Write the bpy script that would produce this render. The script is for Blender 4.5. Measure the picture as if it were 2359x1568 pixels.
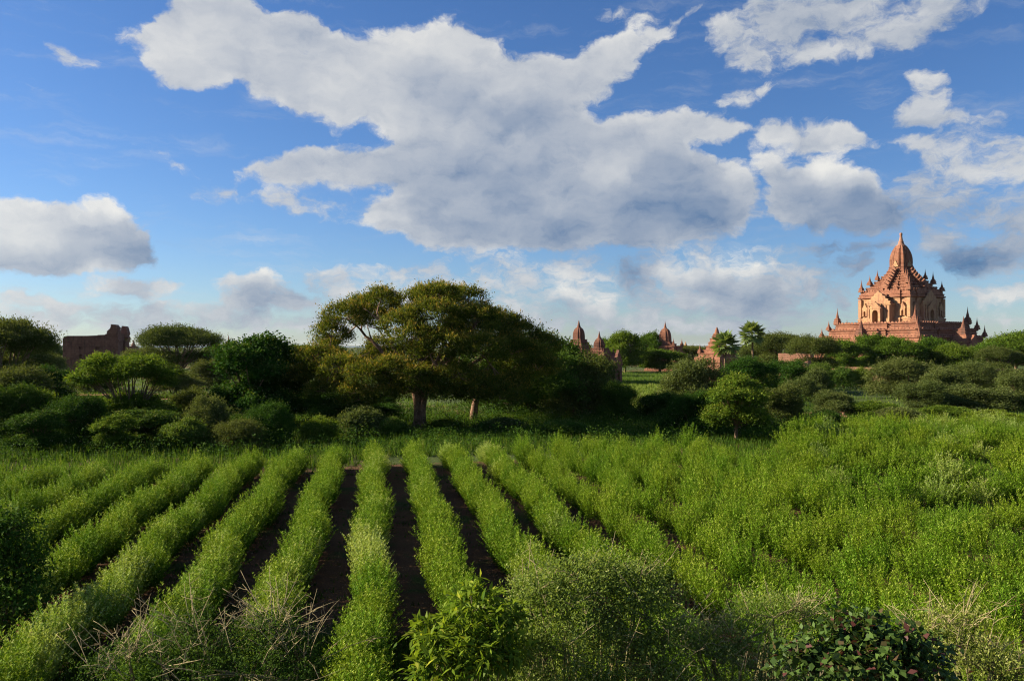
import bpy, bmesh, math, random
import numpy as np
from mathutils import Vector, Matrix

for o in list(bpy.data.objects):
    bpy.data.objects.remove(o)
scene = bpy.context.scene
COL = scene.collection
R = math.radians

# ------------------------------------------------------------------ camera
CAM_H = 8.0                 # the photograph is taken from a terrace about 8 m above the fields
FPX = 1851.0                # focal length in pixels of a 2359 px wide picture
CX, HY = 1180.0, 797.0      # optical axis column and horizon row in that picture
cam_d = bpy.data.cameras.new('camera')
cam = bpy.data.objects.new('camera', cam_d)
COL.objects.link(cam)
cam.location = (0, 0, CAM_H)
cam.rotation_euler = (R(90) + math.atan(13.0 / FPX), 0, 0)
cam_d.sensor_width = 36.0
cam_d.lens = 36.0 * FPX / 2359.0
cam_d.clip_start = 0.1
cam_d.clip_end = 90000
scene.camera = cam

# ------------------------------------------------------------------ light
SUN_AZ, SUN_EL = 279.0, 25.0          # clockwise from +Y, degrees
world = bpy.data.worlds.new('World')
scene.world = world
world.use_nodes = True
world.cycles.sampling_method = 'MANUAL'
world.cycles.sample_map_resolution = 512
sun_d = bpy.data.lights.new('sun', 'SUN')
sun_d.energy = 5.0
sun_d.angle = R(0.53)
sun_d.color = (1.0, 0.87, 0.66)
sun = bpy.data.objects.new('sun', sun_d)
COL.objects.link(sun)
_s = Vector((math.sin(R(SUN_AZ)) * math.cos(R(SUN_EL)), math.cos(R(SUN_AZ)) * math.cos(R(SUN_EL)), math.sin(R(SUN_EL))))
sun.rotation_euler = _s.to_track_quat('Z', 'Y').to_euler()
sun.location = (-60, -20, 60)
scene.view_settings.view_transform = 'Standard'
scene.view_settings.look = 'None'
scene.view_settings.gamma = 1.0
EXPOSURE = 1.33
scene.view_settings.exposure = EXPOSURE
SKY_STRENGTH = 0.051
SKY_AIR, SKY_DUST, SKY_OZONE = 1.0, 0.3, 1.6
SKY_SAT, SKY_TINT = 1.08, (0.615, 0.755, 1.03)
CLOUD_DARK, CLOUD_LIGHT = (0.150, 0.235, 0.385), (0.70, 0.71, 0.71)      # as they look in the picture
scene.render.engine = 'CYCLES'
scene.cycles.max_bounces = 5
scene.cycles.diffuse_bounces = 2
scene.cycles.glossy_bounces = 2
scene.cycles.transmission_bounces = 3
scene.cycles.transparent_max_bounces = 4
scene.cycles.volume_bounces = 0
scene.cycles.use_denoising = True
scene.cycles.filter_width = 1.15
scene.cycles.denoising_prefilter = 'NONE'
try:
    scene.cycles.denoiser = 'OPENIMAGEDENOISE'
except Exception:
    pass


def link(nt, a, b):
    nt.links.new(a, b)


def math_node(nt, op, a, b=None, c=None, clamp=False):
    n = nt.nodes.new('ShaderNodeMath')
    n.operation = op
    n.use_clamp = clamp
    for i, v in enumerate((a, b, c)):
        if v is None:
            continue
        if isinstance(v, (int, float)):
            n.inputs[i].default_value = v
        else:
            nt.links.new(v, n.inputs[i])
    return n.outputs[0]


def mix_color(nt, fac, a, b, blend='MIX'):
    n = nt.nodes.new('ShaderNodeMix')
    n.data_type = 'RGBA'
    n.blend_type = blend
    for sock, v in ((n.inputs[0], fac), (n.inputs[6], a), (n.inputs[7], b)):
        if isinstance(v, (int, float)):
            sock.default_value = v
        elif isinstance(v, (tuple, list)):
            sock.default_value = tuple(v) if len(v) == 4 else (*v, 1)
        else:
            nt.links.new(v, sock)
    return n.outputs[2]


def smooth(nt, v, lo, hi, a=0.0, b=1.0):
    n = nt.nodes.new('ShaderNodeMapRange')
    n.interpolation_type = 'SMOOTHSTEP'
    n.inputs[1].default_value = lo
    n.inputs[2].default_value = hi
    n.inputs[3].default_value = a
    n.inputs[4].default_value = b
    nt.links.new(v, n.inputs[0])
    return n.outputs[0]


def noise(nt, vec, scale, detail=3, rough=0.5, out=0):
    n = nt.nodes.new('ShaderNodeTexNoise')
    n.inputs['Scale'].default_value = scale
    n.inputs['Detail'].default_value = detail
    n.inputs['Roughness'].default_value = rough
    if vec is not None:
        nt.links.new(vec, n.inputs['Vector'])
    return n.outputs[out]


# ------------------------------------------------------------------ sky and clouds (world, by direction)
def azel(px, py):
    x, z = (px - CX) / FPX, (HY - py) / FPX
    return math.atan2(x, 1.0), math.atan2(z, math.hypot(x, 1.0))


# cloud banks: outline in the photograph (columns, rows), thickness
CLOUDS = [
    (1.0, [(262, 77), (330, 62), (360, 20), (421, -30), (560, -30), (600, 15), (690, 25), (771, 51), (790, 75), (843, 67), (925, 46), (1028, 46), (1105, 67), (1180, 118), (1308, 128),
           (1395, 82), (1440, 70), (1488, 67), (1560, 30), (1627, 0), (1640, 10), (1560, 60), (1508, 118), (1436, 190), (1359, 247), (1400, 262), (1467, 257), (1560, 250), (1642, 252),
           (1690, 262), (1719, 303), (1690, 325), (1640, 330), (1600, 345), (1720, 370), (1750, 450), (1720, 520), (1693, 545), (1590, 570), (1385, 576), (1180, 581), (1060, 585), (977, 570),
           (874, 540), (817, 488), (850, 455), (900, 437), (800, 430), (690, 425), (632, 437), (600, 410), (540, 395), (600, 375), (637, 350), (699, 334), (853, 344), (900, 329), (838, 298),
           (745, 288), (612, 231), (555, 198), (463, 206), (380, 200), (340, 160), (300, 110)]),
    (0.55, [(1620, 60), (1700, 20), (1720, -30), (2290, -30), (2250, 30), (2170, 80), (2060, 130), (1950, 130), (1850, 160), (1720, 170), (1640, 130)]),
    (0.6, [(1650, 225), (1720, 195), (1830, 178), (1790, 205), (1700, 245)]),
    (0.9, [(1720, 300), (1770, 275), (1830, 285), (1890, 268), (1960, 280), (2010, 310), (2030, 325), (1960, 345), (1850, 345), (1760, 335)]),
    (1.0, [(1715, 330), (1760, 335), (1810, 350), (1840, 375), (1862, 345), (1900, 340), (1950, 360), (1960, 390), (2010, 378), (2030, 400), (2050, 440), (2090, 470), (2100, 520), (2079, 540),
           (1900, 535), (1760, 520), (1745, 470), (1760, 420), (1740, 380)]),
    (0.75, [(2085, 160), (2120, 155), (2175, 160), (2200, 190), (2190, 235), (2170, 260), (2230, 265), (2330, 272), (2300, 290), (2160, 295), (2070, 295), (2070, 250), (2110, 230), (2100, 190)]),
    (0.65, [(2140, 330), (2200, 345), (2250, 350), (2320, 345), (2420, 350), (2420, 400), (2300, 410), (2230, 395), (2180, 360)]),
    (0.6, [(2060, 400), (2120, 380), (2190, 400), (2210, 440), (2170, 465), (2090, 460)]),
    (0.55, [(2090, 480), (2200, 455), (2420, 440), (2420, 470), (2220, 490), (2110, 500)]),
    (0.42, [(1830, 570), (1920, 550), (2060, 550), (2090, 560), (1990, 578), (1870, 588)]),
    (0.6, [(2110, 600), (2230, 560), (2420, 530), (2420, 630), (2230, 625)]),
    (1.0, [(-80, 455), (40, 450), (80, 455), (110, 470), (150, 465), (200, 475), (215, 450), (250, 432), (275, 450), (310, 490), (330, 530), (360, 580), (375, 615), (300, 632), (200, 640), (90, 640), (-80, 640)]),
    (0.6, [(100, 100), (150, 98), (190, 115), (220, 150), (190, 158), (130, 152), (112, 125)]),
    (0.55, [(10, 172), (60, 182), (100, 196), (118, 222), (80, 218), (40, 192)]),
    (0.6, [(160, 660), (230, 630), (290, 645), (390, 642), (440, 665), (380, 678), (260, 685), (180, 680)]),
    (0.45, [(-80, 665), (60, 660), (110, 680), (180, 700), (180, 725), (60, 720), (-80, 710)]),
    (0.85, [(490, 640), (530, 630), (570, 632), (600, 618), (625, 612), (650, 640), (690, 670), (710, 700), (660, 720), (580, 725), (510, 710), (500, 670)]),
    (0.9, [(1485, 630), (1560, 610), (1640, 610), (1665, 590), (1715, 578), (1735, 605), (1790, 630), (1825, 690), (1830, 725), (1720, 735), (1600, 725), (1540, 700), (1530, 660)]),
    (0.6, [(1385, 620), (1430, 605), (1490, 610), (1540, 660), (1480, 668), (1410, 650)]),
    (0.7, [(1250, 690), (1290, 670), (1340, 652), (1390, 648), (1385, 685), (1330, 712), (1270, 716)]),
    (0.5, [(1060, 655), (1120, 650), (1190, 622), (1245, 650), (1240, 675), (1150, 672)]),
    (0.6, [(805, 665), (830, 648), (885, 666), (840, 678)]),
    (0.5, [(1180, 690), (1500, 720), (1800, 750), (1800, 775), (1400, 780), (1200, 750)]),
    (0.5, [(-80, 700), (300, 690), (700, 720), (900, 700), (900, 760), (300, 770), (-80, 760)]),
    (0.6, [(2200, 665), (2290, 640), (2420, 640), (2420, 700), (2250, 700)]),
    (0.6, [(2250, 735), (2420, 726), (2420, 756), (2260, 756)]),
    (0.4, [(470, 440), (540, 422), (575, 450), (520, 462)]),
    (0.28, [(300, 325), (400, 360), (490, 398), (470, 412), (380, 378)]),
    (0.42, [(2060, 330), (2180, 300), (2420, 310), (2420, 660), (2200, 650), (2100, 590), (2120, 520), (2230, 430)]),
    (0.40, [(1080, 600), (1400, 590), (1800, 560), (2000, 600), (1950, 740), (1500, 770), (1100, 740)]),
    (0.22, [(420, 440), (560, 430), (820, 460), (830, 510), (640, 490), (470, 465)]),
    (0.40, [(700, 620), (1000, 600), (1080, 660), (900, 720), (700, 700)]),
    (0.55, [(1380, 30), (1430, 12), (1500, 25), (1470, 62), (1420, 58)]),
]
# where the banks look white (1) or grey-blue (0)
SHINE = [(300, 100, .85), (450, 60, .8), (560, 130, .72), (450, 180, .85), (700, 60, .7), (900, 90, .95), (1000, 60, 1), (1080, 110, .92), (800, 200, .85), (900, 270, .8), (1000, 200, .6), (1100, 250, .48),
         (1200, 170, .62), (1400, 130, .85), (1480, 90, .88), (1600, 20, .7), (1200, 300, .38), (1000, 350, .48), (1100, 420, .38), (700, 380, .62), (850, 390, .58), (560, 400, .75), (860, 490, .78), (950, 560, .7),
         (1000, 480, .36), (1200, 480, .28), (1300, 540, .20), (1450, 500, .16), (1600, 470, .16), (1650, 540, .18), (1500, 390, .28), (1400, 330, .62), (1550, 280, .75), (1640, 270, .82), (1700, 300, .88), (1440, 380, .65),
         (1280, 490, .5), (1700, 130, .6), (1900, 60, .52), (2150, 20, .52), (1900, 130, .6), (1780, 290, .88), (1900, 290, .88), (1870, 335, .45), (1740, 350, 1.1), (1890, 365, 1.3), (1990, 400, 1.0), (1800, 410, .42),
         (1850, 460, .32), (2000, 480, .25), (1900, 520, .12), (2060, 510, .12), (2150, 200, .8), (2200, 280, .6), (2290, 370, .75), (2130, 400, .6), (2180, 440, .4), (2200, 475, .45), (1950, 565, 0), (2250, 600, -.05),
         (40, 470, 1.15), (250, 450, 1.3), (130, 480, .98), (60, 530, .9), (200, 540, .5), (300, 560, .42), (330, 600, .3), (150, 600, .45), (40, 600, .62), (160, 130, .8), (60, 195, .8), (230, 645, .95), (390, 650, .7),
         (300, 680, .35), (620, 630, 1.15), (530, 640, .85), (600, 690, .4), (690, 700, .35), (1710, 590, 1.2), (1560, 620, .85), (1650, 670, .45), (1780, 690, .28), (1590, 700, .5), (1450, 640, 0), (1300, 670, 1.0),
         (1370, 660, .95), (1300, 710, .4), (1190, 640, .7), (840, 660, .9), (2290, 660, .7), (2300, 745, .75)]
AZ0, AZ1, EL0, EL1 = -0.64, 0.64, -0.03, 0.47
GA, GE, RANK = 110, 56, 26


def cloud_maps():
    az = np.linspace(AZ0, AZ1, GA); el = np.linspace(EL0, EL1, GE)
    A, E = np.meshgrid(az, el, indexing='ij')
    px = CX + FPX * np.tan(A); py = HY - FPX * np.tan(E) / np.cos(A)
    d = np.full(A.shape, -1.0)
    for th, poly in CLOUDS:
        q = np.array(poly, float)
        dist = np.full(A.shape, 1e9); inside = np.zeros(A.shape, bool)
        for i in range(len(q)):
            (x0, y0), (x1, y1) = q[i], q[(i + 1) % len(q)]
            ex, ey = x1 - x0, y1 - y0
            t = np.clip(((px - x0) * ex + (py - y0) * ey) / (ex * ex + ey * ey + 1e-9), 0, 1)
            dist = np.minimum(dist, np.hypot(px - x0 - t * ex, py - y0 - t * ey))
            c = ((y0 > py) != (y1 > py)) & (px < ex * (py - y0) / (ey if abs(ey) > 1e-9 else 1e-9) + x0)
            inside ^= c
        sd = np.where(inside, dist, -dist)
        d = np.maximum(d, np.minimum(sd / 42.0 + 0.02, th) if th >= 1 else np.minimum(sd / 42.0 + 0.10 * th, th * 0.55))
    d -= 0.85 * np.exp(-(((px - 690) / 70) ** 2 + ((py - 108 - (px - 690) * 0.12) / 17) ** 2)) + 0.7 * np.exp(-(((px - 775) / 30) ** 2 + ((py - 60) / 22) ** 2))
    d = np.clip(d, -0.9, 1.0)
    num = np.zeros(A.shape); den = np.zeros(A.shape) + 1e-6
    for (x, y, v) in SHINE:
        w = 1.0 / (((px - x) ** 2 + (1.4 * (py - y)) ** 2) / 900.0 + 0.25) ** 1.7
        num += w * v; den += w
    return d, num / den


def low_rank(nt, mp_, az_s, el_s):
    """a smooth map of direction as a short sum of products of curves"""
    U, S, Vt = np.linalg.svd(mp_, full_matrices=False)
    acc = None
    for k in range(RANK):
        s = math.sqrt(S[k])
        outs = []
        for src, vals in ((az_s, U[:, k] * s), (el_s, Vt[k] * s)):
            n = nt.nodes.new('ShaderNodeFloatCurve')
            cm = n.mapping
            cm.use_clip = False
            cv = cm.curves[0]
            m = len(vals)
            for i in range(1, m - 1):
                cv.points.new(i / (m - 1), 0.0)
            for i, p in enumerate(cv.points):
                p.location = (i / (m - 1), float(vals[i])); p.handle_type = 'VECTOR'
            cm.update()
            nt.links.new(src, n.inputs['Value'])
            outs.append(n.outputs[0])
        acc = math_node(nt, 'MULTIPLY', outs[0], outs[1]) if acc is None else math_node(nt, 'MULTIPLY_ADD', outs[0], outs[1], acc)
    return acc


def build_world():
    nt = world.node_tree
    nt.nodes.clear()
    out = nt.nodes.new('ShaderNodeOutputWorld')
    bg = nt.nodes.new('ShaderNodeBackground')
    bg.inputs['Strength'].default_value = SKY_STRENGTH
    sky = nt.nodes.new('ShaderNodeTexSky')
    sky.sky_type = 'NISHITA'
    sky.sun_disc = False
    sky.sun_elevation = R(SUN_EL)
    sky.sun_rotation = R(SUN_AZ)
    sky.air_density = SKY_AIR
    sky.dust_density = SKY_DUST
    sky.ozone_density = SKY_OZONE
    tc = nt.nodes.new('ShaderNodeTexCoord')
    s = nt.nodes.new('ShaderNodeSeparateXYZ')
    link(nt, tc.outputs['Generated'], s.inputs[0])
    az = math_node(nt, 'ARCTAN2', s.outputs[0], s.outputs[1])
    el = math_node(nt, 'ARCSINE', s.outputs[2])
    pv = nt.nodes.new('ShaderNodeCombineXYZ')
    link(nt, az, pv.inputs[0]); link(nt, el, pv.inputs[1])

    def vec(op, a, b):
        n = nt.nodes.new('ShaderNodeVectorMath'); n.operation = op
        for i, v in enumerate((a, b)):
            if isinstance(v, tuple): n.inputs[i].default_value = v
            else: link(nt, v, n.inputs[i])
        return n.outputs[0]
    # ragged outlines
    wcol = noise(nt, pv.outputs[0], 22.0, 4, 0.6, 1)
    warp = vec('MULTIPLY', vec('SUBTRACT', wcol, (0.5, 0.5, 0.5)), (0.050, 0.030, 0))
    pw = vec('ADD', pv.outputs[0], warp)
    sp = nt.nodes.new('ShaderNodeSeparateXYZ'); link(nt, pw, sp.inputs[0])
    an = math_node(nt, 'MULTIPLY_ADD', sp.outputs[0], 1 / (AZ1 - AZ0), -AZ0 / (AZ1 - AZ0), clamp=True)
    en = math_node(nt, 'MULTIPLY_ADD', sp.outputs[1], 1 / (EL1 - EL0), -EL0 / (EL1 - EL0), clamp=True)
    dm, bm = cloud_maps()
    macro = low_rank(nt, dm, an, en)
    shine = low_rank(nt, bm, an, en)
    # unseen broken cloud beyond the picture, thinned out to lower the fill light
    outside = math_node(nt, 'MAXIMUM', smooth(nt, math_node(nt, 'ABSOLUTE', az), 0.58, 0.70), smooth(nt, el, 0.41, 0.52))
    rest = math_node(nt, 'MULTIPLY_ADD', noise(nt, pv.outputs[0], 4.2, 2, 0.5), 7.0, -4.0, clamp=False)
    rest = math_node(nt, 'MINIMUM', math_node(nt, 'MAXIMUM', rest, -0.9), 1.0)
    mx = nt.nodes.new('ShaderNodeMix'); mx.data_type = 'FLOAT'
    link(nt, outside, mx.inputs[0]); link(nt, macro, mx.inputs[2]); link(nt, rest, mx.inputs[3])
    macro = mx.outputs[0]
    # billows
    st = vec('MULTIPLY', pw, (1.0, 1.7, 1.0))
    n1 = noise(nt, st, 20.0, 10, 0.65)
    n1b = noise(nt, vec('ADD', st, (-0.010, 0.024, 0)), 20.0, 10, 0.65)
    big = noise(nt, st, 9.0, 3, 0.5)
    bigb = noise(nt, vec('ADD', st, (-0.025, 0.055, 0)), 9.0, 3, 0.5)
    d = math_node(nt, 'MULTIPLY_ADD', n1, 1.9, math_node(nt, 'SUBTRACT', macro, 0.95))
    mask = smooth(nt, d, -0.08, 0.42)
    # thin streaks of high cloud
    veil = noise(nt, vec('MULTIPLY', pw, (1.6, 9.0, 1.0)), 3.2, 6, 0.65)
    mask = math_node(nt, 'MAXIMUM', mask, smooth(nt, veil, 0.50, 0.78, 0.0, 0.38))
    edge = smooth(nt, d, 1.25, 0.35, 0.35, 1.0)
    fine = math_node(nt, 'MULTIPLY', math_node(nt, 'MULTIPLY', math_node(nt, 'SUBTRACT', n1, n1b), 0.95), edge)
    fine = math_node(nt, 'MULTIPLY_ADD', math_node(nt, 'SUBTRACT', big, bigb), 0.75, fine)
    rim = smooth(nt, d, 0.9, 0.25, 0.0, 0.06)
    lit = math_node(nt, 'ADD', math_node(nt, 'ADD', fine, shine), rim)
    lit = math_node(nt, 'MAXIMUM', math_node(nt, 'MINIMUM', lit, 1.35), -0.2)
    k = 1.0 / SKY_STRENGTH / 2 ** EXPOSURE
    dark = nt.nodes.new('ShaderNodeRGB'); dark.outputs[0].default_value = tuple(c * k for c in CLOUD_DARK) + (1,)
    lite = nt.nodes.new('ShaderNodeRGB'); lite.outputs[0].default_value = tuple(c * k for c in CLOUD_LIGHT) + (1,)
    cloud = vec('ADD', dark.outputs[0], vec('MULTIPLY', vec('SUBTRACT', lite.outputs[0], dark.outputs[0]), lit))
    hs = nt.nodes.new('ShaderNodeHueSaturation')
    hs.inputs['Saturation'].default_value = SKY_SAT
    link(nt, mix_color(nt, 1.0, sky.outputs[0], SKY_TINT, 'MULTIPLY'), hs.inputs['Color'])
    full = mix_color(nt, math_node(nt, 'MULTIPLY', mask, 0.93), hs.outputs[0], cloud)
    link(nt, full, bg.inputs['Color'])
    link(nt, bg.outputs[0], out.inputs['Surface'])


build_world()


# ------------------------------------------------------------------ helpers
def at(px, py, Y):
    """world point seen at a picture pixel, Y metres ahead"""
    return Vector(((px - CX) / FPX * Y, Y, CAM_H + (HY - py) / FPX * Y))


def mesh_np(name, V, F, mat=None, tint=None, smooth_shade=False):
    V = np.ascontiguousarray(V, dtype=np.float32)
    F = np.ascontiguousarray(F, dtype=np.int32)
    me = bpy.data.meshes.new(name)
    m, k = F.shape
    me.vertices.add(len(V)); me.vertices.foreach_set('co', V.ravel())
    me.loops.add(m * k); me.loops.foreach_set('vertex_index', F.ravel())
    me.polygons.add(m); me.polygons.foreach_set('loop_start', np.arange(0, m * k, k, dtype=np.int32))
    if smooth_shade:
        me.polygons.foreach_set('use_smooth', np.ones(m, dtype=bool))
    me.update(calc_edges=True)
    if tint is not None:
        a = me.attributes.new('tint', 'FLOAT', 'FACE')
        a.data.foreach_set('value', np.ascontiguousarray(tint, dtype=np.float32))
    if mat:
        me.materials.append(mat)
    return me


def obj(name, me, parent=None, loc=None, rot=None, scale=None):
    o = bpy.data.objects.new(name, me)
    COL.objects.link(o)
    if parent is not None:
        o.parent = parent
    if loc is not None:
        o.location = loc
    if rot is not None:
        o.rotation_euler = rot
    if scale is not None:
        o.scale = scale
    return o


def tag(o, label=None, cat=None, group=None, kind=None):
    if label: o['label'] = label
    if cat: o['category'] = cat
    if group: o['group'] = group
    if kind: o['kind'] = kind
    return o


class Acc:
    """collects quads and triangles (as degenerate-free separate lists) into one mesh"""
    def __init__(self):
        self.v, self.f = [], []

    def add(self, vs, fs):
        b = len(self.v)
        self.v.extend(tuple(x) for x in vs)
        self.f.extend(tuple(i + b for i in f) for f in fs)

    def box(self, x0, x1, y0, y1, z0, z1, taper=0.0):
        t = taper
        self.add([(x0, y0, z0), (x1, y0, z0), (x1, y1, z0), (x0, y1, z0),
                  (x0 + t, y0 + t, z1), (x1 - t, y0 + t, z1), (x1 - t, y1 - t, z1), (x0 + t, y1 - t, z1)],
                 [(3, 2, 1, 0), (4, 5, 6, 7), (0, 1, 5, 4), (1, 2, 6, 5), (2, 3, 7, 6), (3, 0, 4, 7)])

    def loft(self, plan, profile, center=(0, 0), cap=True, jitter=0.0, rng=None):
        """plan: closed polygon with half width 1; profile: list of (half width, z)"""
        n = len(plan)
        vs, fs = [], []
        for (h, z) in profile:
            for (a, b) in plan:
                j = (rng.uniform(-jitter, jitter) if rng else 0.0)
                vs.append((center[0] + a * (h + j), center[1] + b * (h + j), z))
        for r in range(len(profile) - 1):
            for i in range(n):
                k = (i + 1) % n
                fs.append((r * n + i, r * n + k, (r + 1) * n + k, (r + 1) * n + i))
        if cap:
            fs.append(tuple(range((len(profile) - 1) * n, len(profile) * n)))
            fs.append(tuple(reversed(range(n))))
        self.add(vs, fs)

    def prism(self, pts, axis_from, axis_to, frame):
        """polygon pts (u, z) swept from depth axis_from to axis_to; frame(u, d, z) -> point"""
        n = len(pts)
        vs = [frame(u, axis_from, z) for u, z in pts] + [frame(u, axis_to, z) for u, z in pts]
        fs = [tuple(range(n)), tuple(reversed(range(n, 2 * n)))]
        for i in range(n):
            k = (i + 1) % n
            fs.append((i, i + n, k + n, k))
        self.add(vs, fs)

    def tube(self, pts, radii, n=6):
        pts = [Vector(p) for p in pts]
        vs, fs = [], []
        for i, p in enumerate(pts):
            d = (pts[min(i + 1, len(pts) - 1)] - pts[max(i - 1, 0)])
            if d.length < 1e-6:
                d = Vector((0, 0, 1))
            d.normalize()
            a = d.orthogonal().normalized()
            # keep the ring frame steady
            a = (Vector((1, 0.13, 0.07)) - d * d.dot(Vector((1, 0.13, 0.07))))
            if a.length < 0.15:
                a = (Vector((0.1, 1, 0.07)) - d * d.dot(Vector((0.1, 1, 0.07))))
            a.normalize()
            b = d.cross(a)
            for k in range(n):
                t = 2 * math.pi * k / n
                q = p + (a * math.cos(t) + b * math.sin(t)) * radii[i]
                vs.append((q.x, q.y, q.z))
        for i in range(len(pts) - 1):
            for k in range(n):
                j = (k + 1) % n
                fs.append((i * n + k, i * n + j, (i + 1) * n + j, (i + 1) * n + k))
        fs.append(tuple(range((len(pts) - 1) * n, len(pts) * n)))
        self.add(vs, fs)

    def mesh(self, name, mat=None, smooth_shade=False):
        me = bpy.data.meshes.new(name)
        me.from_pydata(self.v, [], self.f)
        if mat:
            me.materials.append(mat)
        if smooth_shade:
            me.polygons.foreach_set('use_smooth', np.ones(len(me.polygons), dtype=bool))
        me.update()
        return me

    def build(self, name, mat=None, parent=None, smooth_shade=False, **kw):
        return obj(name, self.mesh(name, mat, smooth_shade), parent, **kw)


def unit(a):
    return a / np.maximum(np.linalg.norm(a, axis=1, keepdims=True), 1e-9)


def leaf_quads(C, D, N, L, W):
    """one diamond leaf per row: base C, direction D, rough normal N"""
    D = unit(D)
    S = unit(np.cross(D, N))
    N2 = np.cross(S, D)
    L = np.asarray(L).reshape(-1, 1); W = np.asarray(W).reshape(-1, 1)
    n = len(C)
    V = np.empty((n, 4, 3), dtype=np.float32)
    V[:, 0] = C
    V[:, 1] = C + D * L * 0.45 + S * W * 0.5 + N2 * W * 0.12
    V[:, 2] = C + D * L - N2 * L * 0.10
    V[:, 3] = C + D * L * 0.45 - S * W * 0.5 + N2 * W * 0.12
    F = np.arange(n * 4, dtype=np.int32).reshape(n, 4)
    return V.reshape(-1, 3), F


# ------------------------------------------------------------------ materials
def new_mat(name):
    m = bpy.data.materials.new(name)
    m.use_nodes = True
    m.node_tree.nodes.clear()
    out = m.node_tree.nodes.new('ShaderNodeOutputMaterial')
    return m, m.node_tree, out


def leaf_mat(name, dark, light, tip=None, trans=0.32, rough=0.7, spec=0.03, vary=0.25):
    """leaves differ a little one from another (tint) and plant from plant"""
    m, nt, out = new_mat(name)
    at_ = nt.nodes.new('ShaderNodeAttribute'); at_.attribute_name = 'tint'
    oi = nt.nodes.new('ShaderNodeObjectInfo')
    f = at_.outputs['Fac']
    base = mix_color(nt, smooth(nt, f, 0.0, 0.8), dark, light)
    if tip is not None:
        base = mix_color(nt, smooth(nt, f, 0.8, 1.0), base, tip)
    hs = nt.nodes.new('ShaderNodeHueSaturation')
    link(nt, base, hs.inputs['Color'])
    link(nt, math_node(nt, 'MULTIPLY_ADD', oi.outputs['Random'], vary, 1.0 - vary * 0.5), hs.inputs['Value'])
    link(nt, math_node(nt, 'MULTIPLY_ADD', oi.outputs['Random'], -0.03, 0.515), hs.inputs['Hue'])
    p = nt.nodes.new('ShaderNodeBsdfPrincipled')
    link(nt, hs.outputs[0], p.inputs['Base Color'])
    p.inputs['Roughness'].default_value = rough
    p.inputs['Specular IOR Level'].default_value = spec
    t = nt.nodes.new('ShaderNodeBsdfTranslucent')
    tcol = mix_color(nt, 1.0, hs.outputs[0], (1.25, 1.2, 0.55), 'MULTIPLY')
    link(nt, tcol, t.inputs['Color'])
    mx = nt.nodes.new('ShaderNodeMixShader')
    mx.inputs[0].default_value = trans
    link(nt, p.outputs[0], mx.inputs[1]); link(nt, t.outputs[0], mx.inputs[2])
    link(nt, mx.outputs[0], out.inputs['Surface'])
    return m


def rough_mat(name, cols, scale=3.0, bump=0.3, bscale=20.0, rough=0.9, courses=0.0, stain=None, spec=0.2):
    """noise-mixed colours with a fine relief; courses = brick course height for faint horizontal joints"""
    m, nt, out = new_mat(name)
    tc = nt.nodes.new('ShaderNodeTexCoord')
    v = tc.outputs['Object']
    n1 = noise(nt, v, scale, 5, 0.6)
    col = mix_color(nt, smooth(nt, n1, 0.36, 0.64), cols[0], cols[1])
    if len(cols) > 2:
        n2 = noise(nt, v, scale * 3.7, 4, 0.6)
        col = mix_color(nt, smooth(nt, n2, 0.5, 0.72), col, cols[2])
    if stain is not None:
        st = nt.nodes.new('ShaderNodeMapping')
        st.inputs['Scale'].default_value = (1.6, 1.6, 0.22)
        link(nt, v, st.inputs['Vector'])
        n3 = noise(nt, st.outputs[0], 0.9, 5, 0.65)
        col = mix_color(nt, smooth(nt, n3, 0.50, 0.68, 0, 0.75), col, stain)
    h = noise(nt, v, bscale, 4, 0.6)
    if courses:
        w = nt.nodes.new('ShaderNodeTexWave')
        w.wave_type = 'BANDS'; w.bands_direction = 'Z'; w.wave_profile = 'SIN'
        w.inputs['Scale'].default_value = 0.314 / courses
        w.inputs['Distortion'].default_value = 0.6
        w.inputs['Detail'].default_value = 2
        link(nt, v, w.inputs['Vector'])
        h = math_node(nt, 'MULTIPLY_ADD', w.outputs['Fac'], 0.7, h)
        col = mix_color(nt, smooth(nt, w.outputs['Fac'], 0.0, 0.3, 0.30, 0.0), col, tuple(c * 0.55 for c in cols[0]))
    p = nt.nodes.new('ShaderNodeBsdfPrincipled')
    p.inputs['Roughness'].default_value = rough
    p.inputs['Specular IOR Level'].default_value = spec
    link(nt, col, p.inputs['Base Color'])
    b = nt.nodes.new('ShaderNodeBump')
    b.inputs['Strength'].default_value = bump
    b.inputs['Distance'].default_value = 0.08
    link(nt, h, b.inputs['Height'])
    link(nt, b.outputs[0], p.inputs['Normal'])
    link(nt, p.outputs[0], out.inputs['Surface'])
    return m


M = {}
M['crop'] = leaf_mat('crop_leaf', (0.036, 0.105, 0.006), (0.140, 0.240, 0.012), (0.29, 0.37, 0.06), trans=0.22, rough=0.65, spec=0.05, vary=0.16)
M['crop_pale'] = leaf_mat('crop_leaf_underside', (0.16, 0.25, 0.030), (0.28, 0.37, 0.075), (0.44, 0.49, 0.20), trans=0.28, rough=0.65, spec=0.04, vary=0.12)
M['weed'] = leaf_mat('weed_leaf', (0.03, 0.07, 0.012), (0.07, 0.12, 0.02), trans=0.3)
M['grass'] = leaf_mat('grass_blade', (0.030, 0.075, 0.009), (0.075, 0.140, 0.018), (0.15, 0.18, 0.05), trans=0.35)
M['meadow'] = leaf_mat('meadow_blade', (0.07, 0.12, 0.02), (0.13, 0.20, 0.04), (0.22, 0.24, 0.09), trans=0.35)
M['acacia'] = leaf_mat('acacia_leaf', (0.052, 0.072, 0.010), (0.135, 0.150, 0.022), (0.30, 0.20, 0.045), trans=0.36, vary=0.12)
M['olive'] = leaf_mat('olive_leaf', (0.050, 0.075, 0.018), (0.095, 0.120, 0.030), (0.15, 0.15, 0.05), trans=0.3)
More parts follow.
